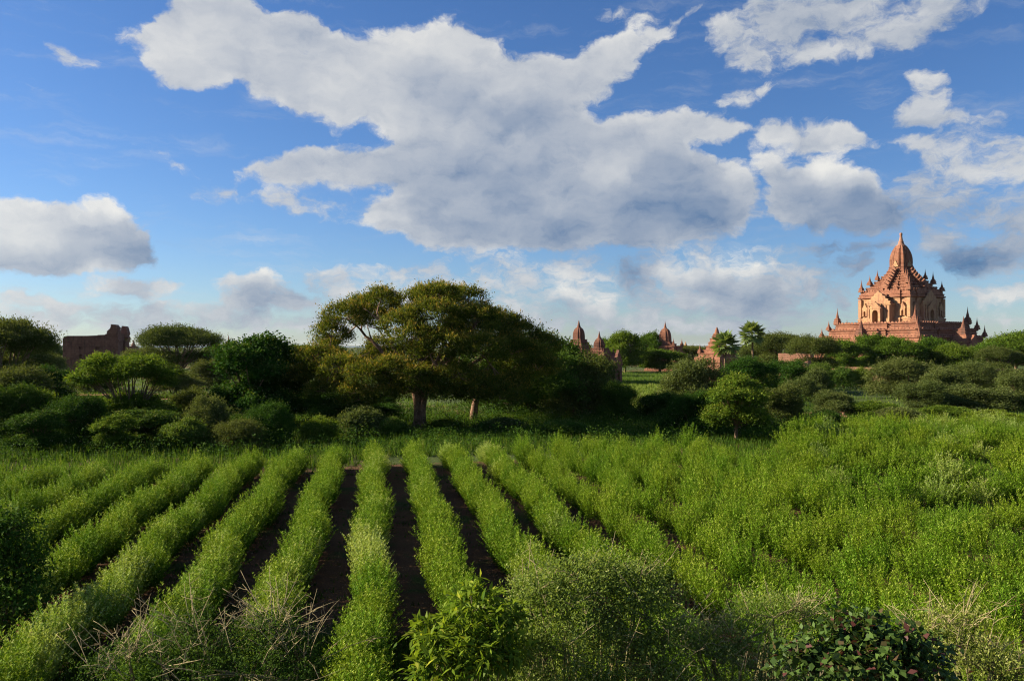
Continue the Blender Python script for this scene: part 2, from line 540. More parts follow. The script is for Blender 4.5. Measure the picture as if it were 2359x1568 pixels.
M['dense'] = leaf_mat('dense_leaf', (0.022, 0.062, 0.010), (0.055, 0.110, 0.014), (0.14, 0.17, 0.035), trans=0.24, rough=0.7, spec=0.03)
M['neem'] = leaf_mat('neem_leaf', (0.045, 0.095, 0.010), (0.10, 0.165, 0.018), (0.17, 0.20, 0.045), trans=0.28)
M['bright'] = leaf_mat('bright_leaf', (0.055, 0.105, 0.012), (0.12, 0.18, 0.022), (0.24, 0.27, 0.045), trans=0.36)
M['thorn'] = leaf_mat('thorn_leaf', (0.06, 0.085, 0.025), (0.115, 0.145, 0.040), (0.19, 0.20, 0.08), trans=0.3)
M['shrub'] = leaf_mat('shrub_leaf', (0.045, 0.095, 0.015), (0.09, 0.15, 0.025), (0.17, 0.20, 0.06), trans=0.32)
M['far'] = leaf_mat('far_leaf', (0.04, 0.075, 0.018), (0.08, 0.115, 0.03), (0.12, 0.13, 0.04), trans=0.2)
M['palm'] = leaf_mat('palm_leaf', (0.10, 0.15, 0.035), (0.18, 0.24, 0.07), (0.28, 0.30, 0.12), trans=0.3, rough=0.4, spec=0.3)
M['red_leaf'] = leaf_mat('reddish_leaf', (0.030, 0.060, 0.014), (0.085, 0.14, 0.03), (0.09, 0.03, 0.03), trans=0.25, rough=0.5, spec=0.12)
M['young'] = leaf_mat('young_leaf', (0.06, 0.12, 0.012), (0.17, 0.24, 0.022), (0.36, 0.38, 0.05), trans=0.38, rough=0.4)
M['tangle'] = leaf_mat('tangle_leaf', (0.11, 0.16, 0.028), (0.22, 0.28, 0.065), (0.36, 0.38, 0.15), trans=0.42)
M['bark'] = rough_mat('bark', [(0.10, 0.065, 0.04), (0.19, 0.115, 0.065), (0.26, 0.19, 0.13)], 1.8, 0.6, 9)
M['bark_pale'] = rough_mat('pale_bark', [(0.12, 0.065, 0.04), (0.24, 0.14, 0.085), (0.30, 0.22, 0.15)], 1.6, 0.8, 6)
M['stem'] = rough_mat('stem', [(0.13, 0.12, 0.05), (0.22, 0.19, 0.09)], 8, 0.2, 30)
M['twig'] = rough_mat('dry_twig', [(0.27, 0.21, 0.11), (0.40, 0.33, 0.18)], 8, 0.2, 30)
M['brick'] = rough_mat('temple_brick', [(0.20, 0.082, 0.050), (0.28, 0.125, 0.075), (0.32, 0.17, 0.105)], 0.5, 0.5, 3, courses=0.5, stain=(0.12, 0.055, 0.04))
M['brick_dark'] = rough_mat('weathered_brick', [(0.15, 0.065, 0.045), (0.22, 0.10, 0.065), (0.12, 0.065, 0.05)], 0.5, 0.5, 3, courses=0.5, stain=(0.07, 0.042, 0.034))
M['plaster'] = rough_mat('temple_plaster', [(0.33, 0.185, 0.105), (0.40, 0.245, 0.125), (0.28, 0.13, 0.08)], 0.35, 0.4, 3, stain=(0.20, 0.09, 0.06))
M['ruin'] = rough_mat('ruin_brick', [(0.13, 0.052, 0.036), (0.19, 0.083, 0.053), (0.23, 0.11, 0.07)], 0.4, 0.6, 3, courses=0.55, stain=(0.07, 0.035, 0.028))
M['pale_brick'] = rough_mat('pale_brick', [(0.27, 0.13, 0.085), (0.35, 0.19, 0.125), (0.22, 0.10, 0.065)], 0.6, 0.5, 3, courses=0.4)
M['glaze'] = rough_mat('cream_glaze', [(0.55, 0.42, 0.24), (0.62, 0.50, 0.30)], 2.0, 0.2, 8)


# ------------------------------------------------------------------ the ground
def ground_mat(name, soil, soil2, green, lo, hi, scale=0.08):
    m, nt, out = new_mat(name)
    tc = nt.nodes.new('ShaderNodeTexCoord')
    v = tc.outputs['Object']
    s = mix_color(nt, noise(nt, v, 1.3, 5, 0.65), soil, soil2)
    g = mix_color(nt, noise(nt, v, 0.9, 5, 0.7), tuple(c * 0.6 for c in green), tuple(c * 1.3 for c in green))
    big = noise(nt, v, scale, 4, 0.6)
    fine = noise(nt, v, 2.6, 4, 0.7)
    f = math_node(nt, 'MULTIPLY_ADD', fine, 0.35, math_node(nt, 'SUBTRACT', big, 0.175))
    col = mix_color(nt, smooth(nt, f, lo, hi), s, g)
    p = nt.nodes.new('ShaderNodeBsdfPrincipled')
    p.inputs['Roughness'].default_value = 0.95
    p.inputs['Specular IOR Level'].default_value = 0.1
    link(nt, col, p.inputs['Base Color'])
    b = nt.nodes.new('ShaderNodeBump')
    b.inputs['Strength'].default_value = 0.9
    b.inputs['Distance'].default_value = 0.15
    link(nt, noise(nt, v, 5.0, 6, 0.7), b.inputs['Height'])
    link(nt, b.outputs[0], p.inputs['Normal'])
    link(nt, p.outputs[0], out.inputs['Surface'])
    return m


M['ground'] = ground_mat('ground', (0.15, 0.075, 0.042), (0.22, 0.115, 0.065), (0.060, 0.085, 0.022), 0.36, 0.48, 0.03)
M['field_soil'] = ground_mat('field_soil', (0.075, 0.040, 0.022), (0.125, 0.068, 0.036), (0.045, 0.065, 0.016), 0.50, 0.66, 0.25)
M['young_soil'] = ground_mat('young_field_soil', (0.23, 0.125, 0.075), (0.31, 0.18, 0.11), (0.12, 0.16, 0.045), 0.44, 0.60, 0.10)
M['red_soil'] = ground_mat('red_soil', (0.24, 0.10, 0.06), (0.33, 0.16, 0.10), (0.08, 0.10, 0.03), 0.58, 0.70, 0.2)


def sheet(name, pts, z, mat):
    me = bpy.data.meshes.new(name)
    me.from_pydata([(x, y, z) for x, y in pts], [], [tuple(range(len(pts)))])
    me.materials.append(mat)
    return tag(obj(name, me), kind='structure')


sheet('ground', [(-42000, -3000), (42000, -3000), (42000, 42000), (-42000, 42000)], 0.0, M['ground'])


def blob_pts(cx, cy, rx, ry, rng, n=28, rough=0.22, rot=0.0):
    out = []
    ph = [rng.uniform(0, 6.3) for _ in range(4)]
    for i in range(n):
        t = 2 * math.pi * i / n
        r = 1 + rough * (0.5 * math.sin(2 * t + ph[0]) + 0.35 * math.sin(3 * t + ph[1]) + 0.25 * math.sin(5 * t + ph[2]) + 0.2 * math.sin(9 * t + ph[3]))
        x, y = rx * r * math.cos(t), ry * r * math.sin(t)
        out.append((cx + x * math.cos(rot) - y * math.sin(rot), cy + x * math.sin(rot) + y * math.cos(rot)))
    return out


# rows of the crop run this way
ROW_A = math.atan2(875 - CX, FPX)
RD = np.array([math.sin(ROW_A), math.cos(ROW_A)])          # along a row
RN = np.array([math.cos(ROW_A), -math.sin(ROW_A)])         # across the rows, to the right
ROW_GAP, ROW_0 = 2.49, -0.28


def row_xy(a, s):
    """point with offset a across and s along the rows"""
    return RN[0] * a + RD[0] * s, RN[1] * a + RD[1] * s


rs = random.Random(5)
fp = [row_xy(-60, 6), row_xy(26, 6), row_xy(70, 20), row_xy(70, 84), row_xy(27, 80), row_xy(25, 57), row_xy(-60, 50)]
sheet('crop_field', fp, 0.006, M['field_soil'])
# the young field behind the big tree, and patches of bare red earth
sheet('young_crop_field', [(at(1350, 0, 96).x, 96), (at(1570, 0, 98).x, 98), (at(1600, 0, 150).x, 150), (at(1580, 0, 215).x, 215), (at(1380, 0, 218).x, 218), (at(1300, 0, 150).x, 150)], 0.006, M['young_soil'])
for (px, Y, rx, ry) in ((1865, 93, 4.5, 5.0), (2030, 96, 5, 4), (420, 128, 17, 8), (150, 128, 20, 9), (1960, 168, 10, 7)):
    sheet('bare_earth', blob_pts(at(px, 0, Y).x, Y, rx, ry, rs), 0.012, M['red_soil'])
for (px, Y, rx, ry) in ((840, 20.5, 3.2, 1.6), (60, 24, 3.0, 2.2), (1970, 46, 1.2, 2.0), (2240, 24, 2.2, 2.5)):
    sheet('bare_earth', blob_pts(at(px, 0, Y).x, Y, rx, ry, rs), 0.012, M['red_soil'])


# ------------------------------------------------------------------ crops
def crop_plant_mesh(name, seed, mat, n_stem=74, per=60, height=1.65, rad=0.56, pale=False):
    """a bushy plant: many upright leafy shoots with narrow leaves"""
    r = np.random.default_rng(seed)
    C, D, N, L, W, T = [], [], [], [], [], []
    for s in range(n_stem):
        ang = r.uniform(0, 2 * math.pi); rr = rad * math.sqrt(r.uniform(0, 1))
        top = height * (1.0 - 0.45 * (rr / rad) ** 2) * r.uniform(0.74, 1.10)
        bx, by = rr * math.cos(ang), rr * math.sin(ang)
        lean = np.array([bx * 0.35 + r.normal(0, 0.08), by * 0.35 + r.normal(0, 0.08), 0])
        t = np.sort(r.uniform(0.0, 1.0, per) ** 0.75)
        z = top * (0.10 + 0.90 * t)
        base = np.stack([bx * (0.55 + 0.45 * t), by * (0.55 + 0.45 * t), z], 1) + lean * (t[:, None] ** 2)
        phi = r.uniform(0, 2 * math.pi, per)
        up = 0.2 + 0.95 * t + r.normal(0, 0.35, per)
        d = np.stack([np.cos(phi), np.sin(phi), up], 1)
        ll = r.uniform(0.075, 0.125, per) * (1.1 - 0.35 * t)
        C.append(base); D.append(d)
        N.append(np.stack([-np.cos(phi) * 0.6, -np.sin(phi) * 0.6, np.ones(per)], 1) + r.normal(0, 0.45, (per, 3)))
        L.append(ll); W.append(ll * r.uniform(0.22, 0.33, per))
        T.append(np.clip(0.25 + 0.55 * t + r.normal(0, 0.20, per), 0, 1))  # tint climbs with height: younger tops, plus painted crest light and foot shade
    C, D, N = map(np.concatenate, (C, D, N)); L, W, T = map(np.concatenate, (L, W, T))
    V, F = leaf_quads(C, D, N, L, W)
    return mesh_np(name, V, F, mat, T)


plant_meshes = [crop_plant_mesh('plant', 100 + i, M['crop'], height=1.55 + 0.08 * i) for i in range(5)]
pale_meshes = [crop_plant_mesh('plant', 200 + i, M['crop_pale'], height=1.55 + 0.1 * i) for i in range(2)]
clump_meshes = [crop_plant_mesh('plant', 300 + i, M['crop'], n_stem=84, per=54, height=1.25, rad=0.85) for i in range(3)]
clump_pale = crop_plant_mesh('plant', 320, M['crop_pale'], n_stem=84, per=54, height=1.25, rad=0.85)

ORD = ['', 'first', 'second', 'third', 'fourth', 'fifth', 'sixth', 'seventh', 'eighth', 'ninth', 'tenth', 'eleventh', 'twelfth',
       'thirteenth', 'fourteenth', 'fifteenth', 'sixteenth', 'seventeenth', 'eighteenth', 'nineteenth', 'twentieth']


def in_view(x, y, margin=1.5):
    return abs(x - (CX - 1180) / FPX * y) < 0.6375 * y + margin and y > 8


rc = random.Random(11)
for k in range(-11, 10):
    a = ROW_0 + ROW_GAP * k
    if k >= 0:
        s0, s1 = 15.0, 54.5 + 0.25 * k
    else:
        s0 = {-1: 20.0, -2: 19.0, -3: 15.5, -4: 25.0}.get(k, 27.0)
        s1 = 54.5 + 0.85 * k
    root = obj('crop_row', None, loc=(*row_xy(a, (s0 + s1) / 2), 0))
    side = 'left' if k < 0 else 'right'
    if k == 0:
        lab = 'straight green crop row with a pale patch, running almost straight down to the bottom edge'
    else:
        lab = f'{ORD[abs(k)]} green crop row {side} of the row that runs straight down the picture'
    tag(root, lab, 'crop row', 'rows of the green crop')
    wide = 1.0 if k < 4 else 0.90
    s = s0 + rc.uniform(0, 0.4)
    cnt = 0
    ph = rc.uniform(0, 6)
    while s < s1:
        wob = 0.16 * math.sin(s * 0.5 + ph) + 0.10 * math.sin(s * 1.3 + ph * 2)
        x, y = row_xy(a + wob + (rc.uniform(-0.13, 0.13) if k < 4 else rc.uniform(-0.20, 0.20)), s)
        if in_view(x, y, 6.0):
            pale_p = 0.03 if k < 4 else 0.0
            if k == 0 and 25.5 < s < 31.5: pale_p = 0.85
            if k == 0 and 44 < s < 54: pale_p = 0.35
            if k in (2, 3) and s > 51.5: pale_p = 0.9
            if k == -3 and 17 < s < 27: pale_p = 0.45
            if k in (-1, -2) and 19 < s < 30: pale_p = 0.32
            if k == -4 and s < 30: pale_p = 0.2
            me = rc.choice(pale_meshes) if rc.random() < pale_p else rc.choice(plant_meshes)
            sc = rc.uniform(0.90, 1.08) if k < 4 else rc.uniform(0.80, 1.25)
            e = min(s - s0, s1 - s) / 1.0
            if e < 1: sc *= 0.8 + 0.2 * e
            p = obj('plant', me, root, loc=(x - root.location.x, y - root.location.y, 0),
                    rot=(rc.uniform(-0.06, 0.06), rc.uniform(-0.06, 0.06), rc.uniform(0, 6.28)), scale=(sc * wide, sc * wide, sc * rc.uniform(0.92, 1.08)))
            cnt += 1
        s += rc.uniform(0.40, 0.56) if k < 4 else rc.uniform(0.75, 1.15)
    if cnt == 0:
        bpy.data.objects.remove(root)

# the second field to the right: bushy rows lying across the view, with gaps
DX, DY = math.sin(R(79)), math.cos(R(79))
for j in range(10):
    yl = 30.0 + 4.6 * j + rc.uniform(-0.3, 0.3)
    xl = 24.9 - 0.165 * yl if yl < 52 else 16.6 + (yl - 52) * 0.42
    root = obj('bush_row', None, loc=(xl, yl, 0))
    tag(root, f'{ORD[j + 1]} bushy crop row, counted from the near end of the right-hand field', 'crop row', 'bushy rows of the right-hand field')
    t, cnt = rc.uniform(0, 1.5), 0
    while t < 62:
        x, y = xl + DX * t, yl + DY * t + rc.uniform(-0.45, 0.45)
        if in_view(x, y, 6.0) and y < 84 and rc.random() < 0.94:
            pp = 0.05 + 0.35 * max(0, math.sin(x * 0.21 + j * 1.3))
            sc = rc.uniform(0.85, 1.3)
            obj('plant', clump_pale if rc.random() < pp else rc.choice(clump_meshes), root, loc=(x - xl, y - yl, 0),
                rot=(0, 0, rc.uniform(0, 6.28)), scale=(sc * 1.0, sc * 0.9, sc * 1.3))
            cnt += 1
        t += rc.uniform(0.95, 1.6) + (1.6 if rc.random() < 0.06 else 0)
    if cnt == 0:
        bpy.data.objects.remove(root)


# ------------------------------------------------------------------ weeds and grass (uncountable)
def grass_mesh(name, pts, n_blade, height, width, mat, seed, spread=0.25, lean=0.5):
    """tufts of blades; pts (n, 2)"""
    r = np.random.default_rng(seed)
    n = len(pts)
    P = np.repeat(pts, n_blade, axis=0) + r.normal(0, spread, (n * n_blade, 2))
    hs = np.repeat(r.uniform(0.5, 1.2, n), n_blade) * r.uniform(0.6, 1.15, n * n_blade) * height
    ang = r.uniform(0, 2 * math.pi, n * n_blade)
    m = n * n_blade
    w = width * r.uniform(0.6, 1.4, m)
    V = np.zeros((m, 3, 3), np.float32)
    sx, sy = np.cos(ang) * w, np.sin(ang) * w
    V[:, 0, 0] = P[:, 0] - sx; V[:, 0, 1] = P[:, 1] - sy
    V[:, 1, 0] = P[:, 0] + sx; V[:, 1, 1] = P[:, 1] + sy
    a2 = r.uniform(0, 2 * math.pi, m); ln = r.uniform(0, lean, m) * hs
    V[:, 2, 0] = P[:, 0] + np.cos(a2) * ln; V[:, 2, 1] = P[:, 1] + np.sin(a2) * ln; V[:, 2, 2] = hs
    T = np.clip(np.repeat(r.uniform(0, 0.9, n), n_blade) + r.normal(0, 0.15, m), 0, 1)
    return mesh_np(name, V.reshape(-1, 3), np.arange(m * 3).reshape(m, 3), mat, T)


def scatter_frustum(n, y0, y1, x0px, x1px, seed, clump=0.0):
    r = np.random.default_rng(seed)
    y = np.sqrt(r.uniform(y0 ** 2, y1 ** 2, n))
    px = r.uniform(x0px, x1px, n)
    x = (px - CX) / FPX * y
    P = np.stack([x, y], 1)
    if clump:
        f = np.sin(x * 0.31 + 1.3 * np.sin(y * 0.17)) + np.sin(y * 0.43 + 1.7 * np.sin(x * 0.23)) + r.normal(0, 0.5, n)
        P = P[f > clump]
    return P


def across(P):
    return P[:, 0] * RN[0] + P[:, 1] * RN[1], P[:, 0] * RD[0] + P[:, 1] * RD[1]


# band of tall weeds between the field and the trees
P = scatter_frustum(19000, 36, 92, -80, 2450, 3)
a_, s_ = across(P)
P = P[(s_ > np.where(a_ < 0, 55.5 + 0.34 * a_, 58.5)) & ((a_ < 24) | (s_ > 76)) | ((P[:, 1] > 55) & (P[:, 0] < 16.4 + (P[:, 1] - 52) * 0.42) & (s_ > 59)) | ((a_ > 23.0) & (P[:, 0] < np.where(P[:, 1] < 52, 24.6 - 0.165 * P[:, 1], 16.2 + (P[:, 1] - 52) * 0.42)) & (s_ > 36))]
tag(obj('tall_grass', grass_mesh('tall_grass', P, 7, 0.75, 0.035, M['grass'], 4, 0.22)), 'tall green weeds between the crop rows and the big tree', 'grass', kind='stuff')
def cover_mesh(name, pts, per, height, spread, L, W, mat, seed):
    r = np.random.default_rng(seed)
    n = len(pts); m = n * per
    P = np.repeat(pts, per, axis=0)
    lump = 1.0 + 0.55 * np.sin(pts[:, 0] * 0.9 + 1.7 * np.sin(pts[:, 1] * 0.6)) + 0.35 * np.sin(pts[:, 1] * 1.1 + 2.0 * np.sin(pts[:, 0] * 0.45))
    hh = np.repeat(height * np.clip(lump, 0.25, 2) * r.uniform(0.5, 1.3, n), per)
    z = hh * np.sqrt(r.uniform(0, 1, m))
    off = r.normal(0, 1, (m, 2)) * (spread * (1.1 - 0.5 * z / hh))[:, None]
    C = np.column_stack([P + off, z])
    D = np.column_stack([off / spread + r.normal(0, 0.5, (m, 2)), r.uniform(0.0, 1.0, m)])
    N = np.array([0, 0, 1.0]) + r.normal(0, 0.5, (m, 3))
    V, F = leaf_quads(C, D, N, L * r.uniform(0.6, 1.3, m), W * r.uniform(0.7, 1.3, m))
    V[:, 2] = np.maximum(V[:, 2], 0.02)
    T = np.clip(np.repeat(r.uniform(0.1, 0.7, n), per) + r.normal(0, 0.15, m), 0, 1)
    return mesh_np(name, V, F, mat, T)


P = scatter_frustum(9000, 54, 100, -80, 1900, 21)
a_, s_ = across(P)
P = P[(s_ > np.where(a_ < 0, 57.5 + 0.34 * a_, 60.0)) & ((P[:, 0] < 16.4 + (P[:, 1] - 52) * 0.42) | (P[:, 1] > 80))]
tag(obj('undergrowth', cover_mesh('undergrowth', P, 13, 0.9, 0.34, 0.20, 0.09, M['dense'], 22)), 'dark leafy undergrowth below the trees behind the crop field', 'undergrowth', kind='stuff')
# meadow further back
P = scatter_frustum(22000, 88, 235, -60, 2450, 6, clump=-0.5)
keep = ~((P[:, 0] > (1330 - CX) / FPX * P[:, 1]) & (P[:, 0] < (1590 - CX) / FPX * P[:, 1]) & (P[:, 1] < 190))
tag(obj('meadow_grass', grass_mesh('meadow_grass', P[keep], 6, 0.6, 0.06, M['meadow'], 7, 0.5)), 'pale green meadow grass on the open ground behind the crop field', 'grass', kind='stuff')
# weeds in the furrows
r_ = np.random.default_rng(8)
P = scatter_frustum(9000, 17, 56, -60, 2420, 9, clump=-0.2)
tag(obj('furrow_weeds', grass_mesh('furrow_weeds', P, 6, 0.16, 0.022, M['weed'], 10, 0.10, 0.9)), 'low weeds on the brown soil between the crop rows', 'weeds', kind='stuff')
P = np.concatenate([scatter_frustum(2600, 17.5, 22, 560, 1010, 12), scatter_frustum(1500, 17, 21, -40, 560, 13)])
tag(obj('verge_grass', grass_mesh('verge_grass', P, 8, 0.22, 0.012, M['grass'], 14, 0.10, 0.8)), 'short grass at the near end of the crop rows', 'grass', kind='stuff')
P = scatter_frustum(9000, 29, 84, 1650, 2440, 24)
a_, s_ = across(P)
P = P[(a_ > 24.4) & (P[:, 0] > np.where(P[:, 1] < 52, 24.0 - 0.165 * P[:, 1], 15.6 + (P[:, 1] - 52) * 0.42))]
tag(obj('field_weeds', grass_mesh('field_weeds', P, 7, 0.45, 0.03, M['grass'], 25, 0.2, 0.7)), 'knee-high weeds between the bushy rows of the right-hand field', 'weeds', kind='stuff')
# seedlings of the young field, in lines
pts = []
for i in range(46):
    for j in range(70):
        u = i / 45.0
        Y = 100 + j * 1.55
        x = (1330 + 275 * u - CX) / FPX * Y + rc.uniform(-0.5, 0.5)
        pts.append((x, Y + rc.uniform(-0.5, 0.5)))
P = np.array(pts)
tag(obj('seedlings', grass_mesh('seedlings', P, 7, 0.62, 0.10, M['meadow'], 16, 0.22, 0.8)), 'young crop plants dotted over the brown field behind the big tree', 'crop', kind='stuff')
P = scatter_frustum(5000, 165, 232, 1395, 1600, 18)
tag(obj('young_crop', grass_mesh('young_crop', P, 6, 0.9, 0.09, M['meadow'], 19, 0.5)), 'pale green crop at the far end of the brown field', 'crop', kind='stuff')


# ------------------------------------------------------------------ trees and bushes
def crown_mesh(name, seed, clumps, mat, subs, per, sub_r, leafL, leafW, up=0.35, flat=0.65, tipw=0.0, down=-0.35, shell=0.5, shoots=13, shoot_len=1.1):
    """leaves gathered in sprays, the sprays gathered in clumps; gaps stay between them"""
    r = np.random.default_rng(seed)
    C, D, N, T = [], [], [], []
    spray = []
    vol = np.array([(c[3] * c[4] * c[5]) ** (2 / 3) for c in clumps]); vol = vol / vol.mean()
    for ci, c in enumerate(clumps):
        cen, rad = np.array(c[:3]), np.array(c[3:6])
        ns = max(int(subs * 0.55), int(subs * vol[ci]))
        u = unit(r.normal(0, 1, (ns, 3)))
        u[:, 2] = np.where(u[:, 2] < down, np.abs(u[:, 2]), u[:, 2])
        pos = cen + u * rad * (shell + (1 - shell) * np.sqrt(r.uniform(0, 1, (ns, 1)))) * r.uniform(0.85, 1.12, (ns, 1))
        spray.append((cen, pos))
        bright = r.normal(0, 0.14, ns)
        g = np.repeat(pos, per, axis=0)
        uu = np.repeat(u, per, axis=0)
        sr = np.repeat(sub_r * r.uniform(0.55, 1.35, ns), per)[:, None]
        q = r.normal(0, 1, (ns * per, 3)) * sr * np.array([1, 1, flat])
        C.append(g + q)
        D.append(uu * 0.5 + unit(r.normal(0, 1, (ns * per, 3))) * 0.85 + np.array([0, 0, up]))
        N.append(np.array([0, 0, 1.0]) + uu * 0.5 + r.normal(0, 0.6, (ns * per, 3)))
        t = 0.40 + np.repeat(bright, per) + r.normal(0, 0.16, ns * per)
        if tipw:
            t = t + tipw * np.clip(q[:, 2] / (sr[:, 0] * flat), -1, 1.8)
        T.append(np.clip(t, 0, 1))
        # shoots that stick out of the outline
        k = max(2, int(shoots * vol[ci] ** 0.5)); ln = 13
        ids = r.integers(0, ns, k)
        sd = unit(u[ids] + unit(r.normal(0, 1, (k, 3))) * 0.6 + np.array([0, 0, 0.45]))
        tt = np.linspace(0.1, 1.0, ln)
        sl = (rad.mean() * shoot_len * r.uniform(0.35, 1.0, k))[:, None, None]
        q = pos[ids][:, None, :] + sd[:, None, :] * tt[None, :, None] * sl - np.array([0, 0, 0.25]) * (tt ** 2)[None, :, None] * sl
        q = q.reshape(-1, 3) + r.normal(0, 0.10, (k * ln, 3)) * sub_r
        C.append(q)
        D.append(np.repeat(sd, ln, axis=0) * 0.7 + unit(r.normal(0, 1, (k * ln, 3))) + np.array([0, 0, up * 0.5]))
        N.append(np.array([0, 0, 1.0]) + r.normal(0, 0.6, (k * ln, 3)))
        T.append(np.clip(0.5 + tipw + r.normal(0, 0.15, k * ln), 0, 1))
    C, D, N, T = map(np.concatenate, (C, D, N, T))
    n = len(C)
    L = leafL * r.uniform(0.65, 1.3, n); W = leafW * r.uniform(0.7, 1.3, n)
    V, F = leaf_quads(C, D, N, L, W)
    V[:, 2] = np.maximum(V[:, 2], 0.02)
    return mesh_np(name, V, F, mat, T), spray


def bez(a, b, c, n):
    return [a * (1 - t) ** 2 + b * 2 * t * (1 - t) + c * t * t for t in [i / n for i in range(n + 1)]]


def limb(acc, a, b, r0, r1, rng, n=6, sag=0.25, sides=6):
    a, b = Vector(a), Vector(b)
    d = (b - a)
    mid = a + d * 0.5 + Vector((rng.uniform(-0.1, 0.1) * d.length, rng.uniform(-0.1, 0.1) * d.length, sag * d.length * rng.uniform(-0.5, 1.0)))
    pts = bez(a, mid, b, n)
    pts = [p + Vector((rng.uniform(-1, 1), rng.uniform(-1, 1), rng.uniform(-1, 1))) * (r0 * 0.35 if 0 < i < n else 0) for i, p in enumerate(pts)]
    acc.tube(pts, [r0 + (r1 - r0) * (i / n) for i in range(n + 1)], sides)
    return pts


def trunk_mesh(name, seed, height, rad, clumps, sprays, mat, multi=1, twigs=4, fork=0.55):
    rng = random.Random(seed)
    acc = Acc()
    forks = []
    for k in range(multi):
        off = Vector((0, 0, 0)) if multi == 1 else Vector((rng.uniform(-1, 1) * rad * 3, rng.uniform(-1, 1) * rad * 3, 0))
        top = off * 1.6 + Vector((rng.uniform(-0.12, 0.12) * height, rng.uniform(-0.12, 0.12) * height, height))
        pts = bez(off, (off + top) / 2 + Vector((rng.uniform(-0.1, 0.1) * height, rng.uniform(-0.1, 0.1) * height, 0)), top, 6)
        acc.tube(pts, [rad * (1.35 if i == 0 else 1.05 - 0.07 * i) for i in range(7)], 8)
        forks.append(pts)
    for (cen, pos) in sprays:
        f = min(forks, key=lambda q: (q[-1] - Vector(cen)).length)
        a = f[rng.randint(4, 6)] if fork > 0.5 else f[rng.randint(2, 6)]
        c = Vector(cen)
        limb(acc, a, c, rad * 0.42, rad * 0.14, rng, 6, 0.18, 5)
        for q in list(pos)[:twigs]:
            limb(acc, c, Vector(q), rad * 0.13, rad * 0.03, rng, 3, 0.1, 3)
    return acc.mesh(name, mat, True)


KINDS = {}


def register(kind, seed, R_, H_, clumps, leaf, bark, subs, per, sub_r, L, W, trunk_h, trunk_r, multi=1, twigs=4, **kw):
    cm, sp = crown_mesh('crown', seed, clumps, M[leaf], subs, per, sub_r, L, W, **kw)
    tm = trunk_mesh('trunk', seed + 1, trunk_h, trunk_r, clumps, sp, M[bark], multi, twigs)
    co = np.empty(len(cm.vertices) * 3, np.float32); cm.vertices.foreach_get('co', co); co = co.reshape(-1, 3)
    R_ = float(np.percentile(np.hypot(co[:, 0], co[:, 1]), 96)); H_ = float(np.percentile(co[:, 2], 99.3))
    KINDS.setdefault(kind, []).append((tm, cm, R_, H_))


def env_clumps(seed, n, R_, z0, z1, cr, flat=0.75, hollow=0.35, skew=1.0):
    """clump centres inside a dome between z0 and z1"""
    r = random.Random(seed)
    out = []
    for i in range(n):
        ang = i * 2.39996 + r.uniform(-0.4, 0.4)
        q = math.sqrt((i + 0.5) / n)
        rr = R_ * (hollow * r.random() + (1 - hollow) * q) * 0.82
        t = 1 - (rr / R_) ** 2
        z = z0 + (z1 - z0) * (t ** skew) * r.uniform(0.55, 1.0) - cr * flat * 0.5
        c = cr * r.uniform(0.55, 1.35)
        out.append((rr * math.cos(ang), rr * math.sin(ang), z, c, c, c * flat))
    return out


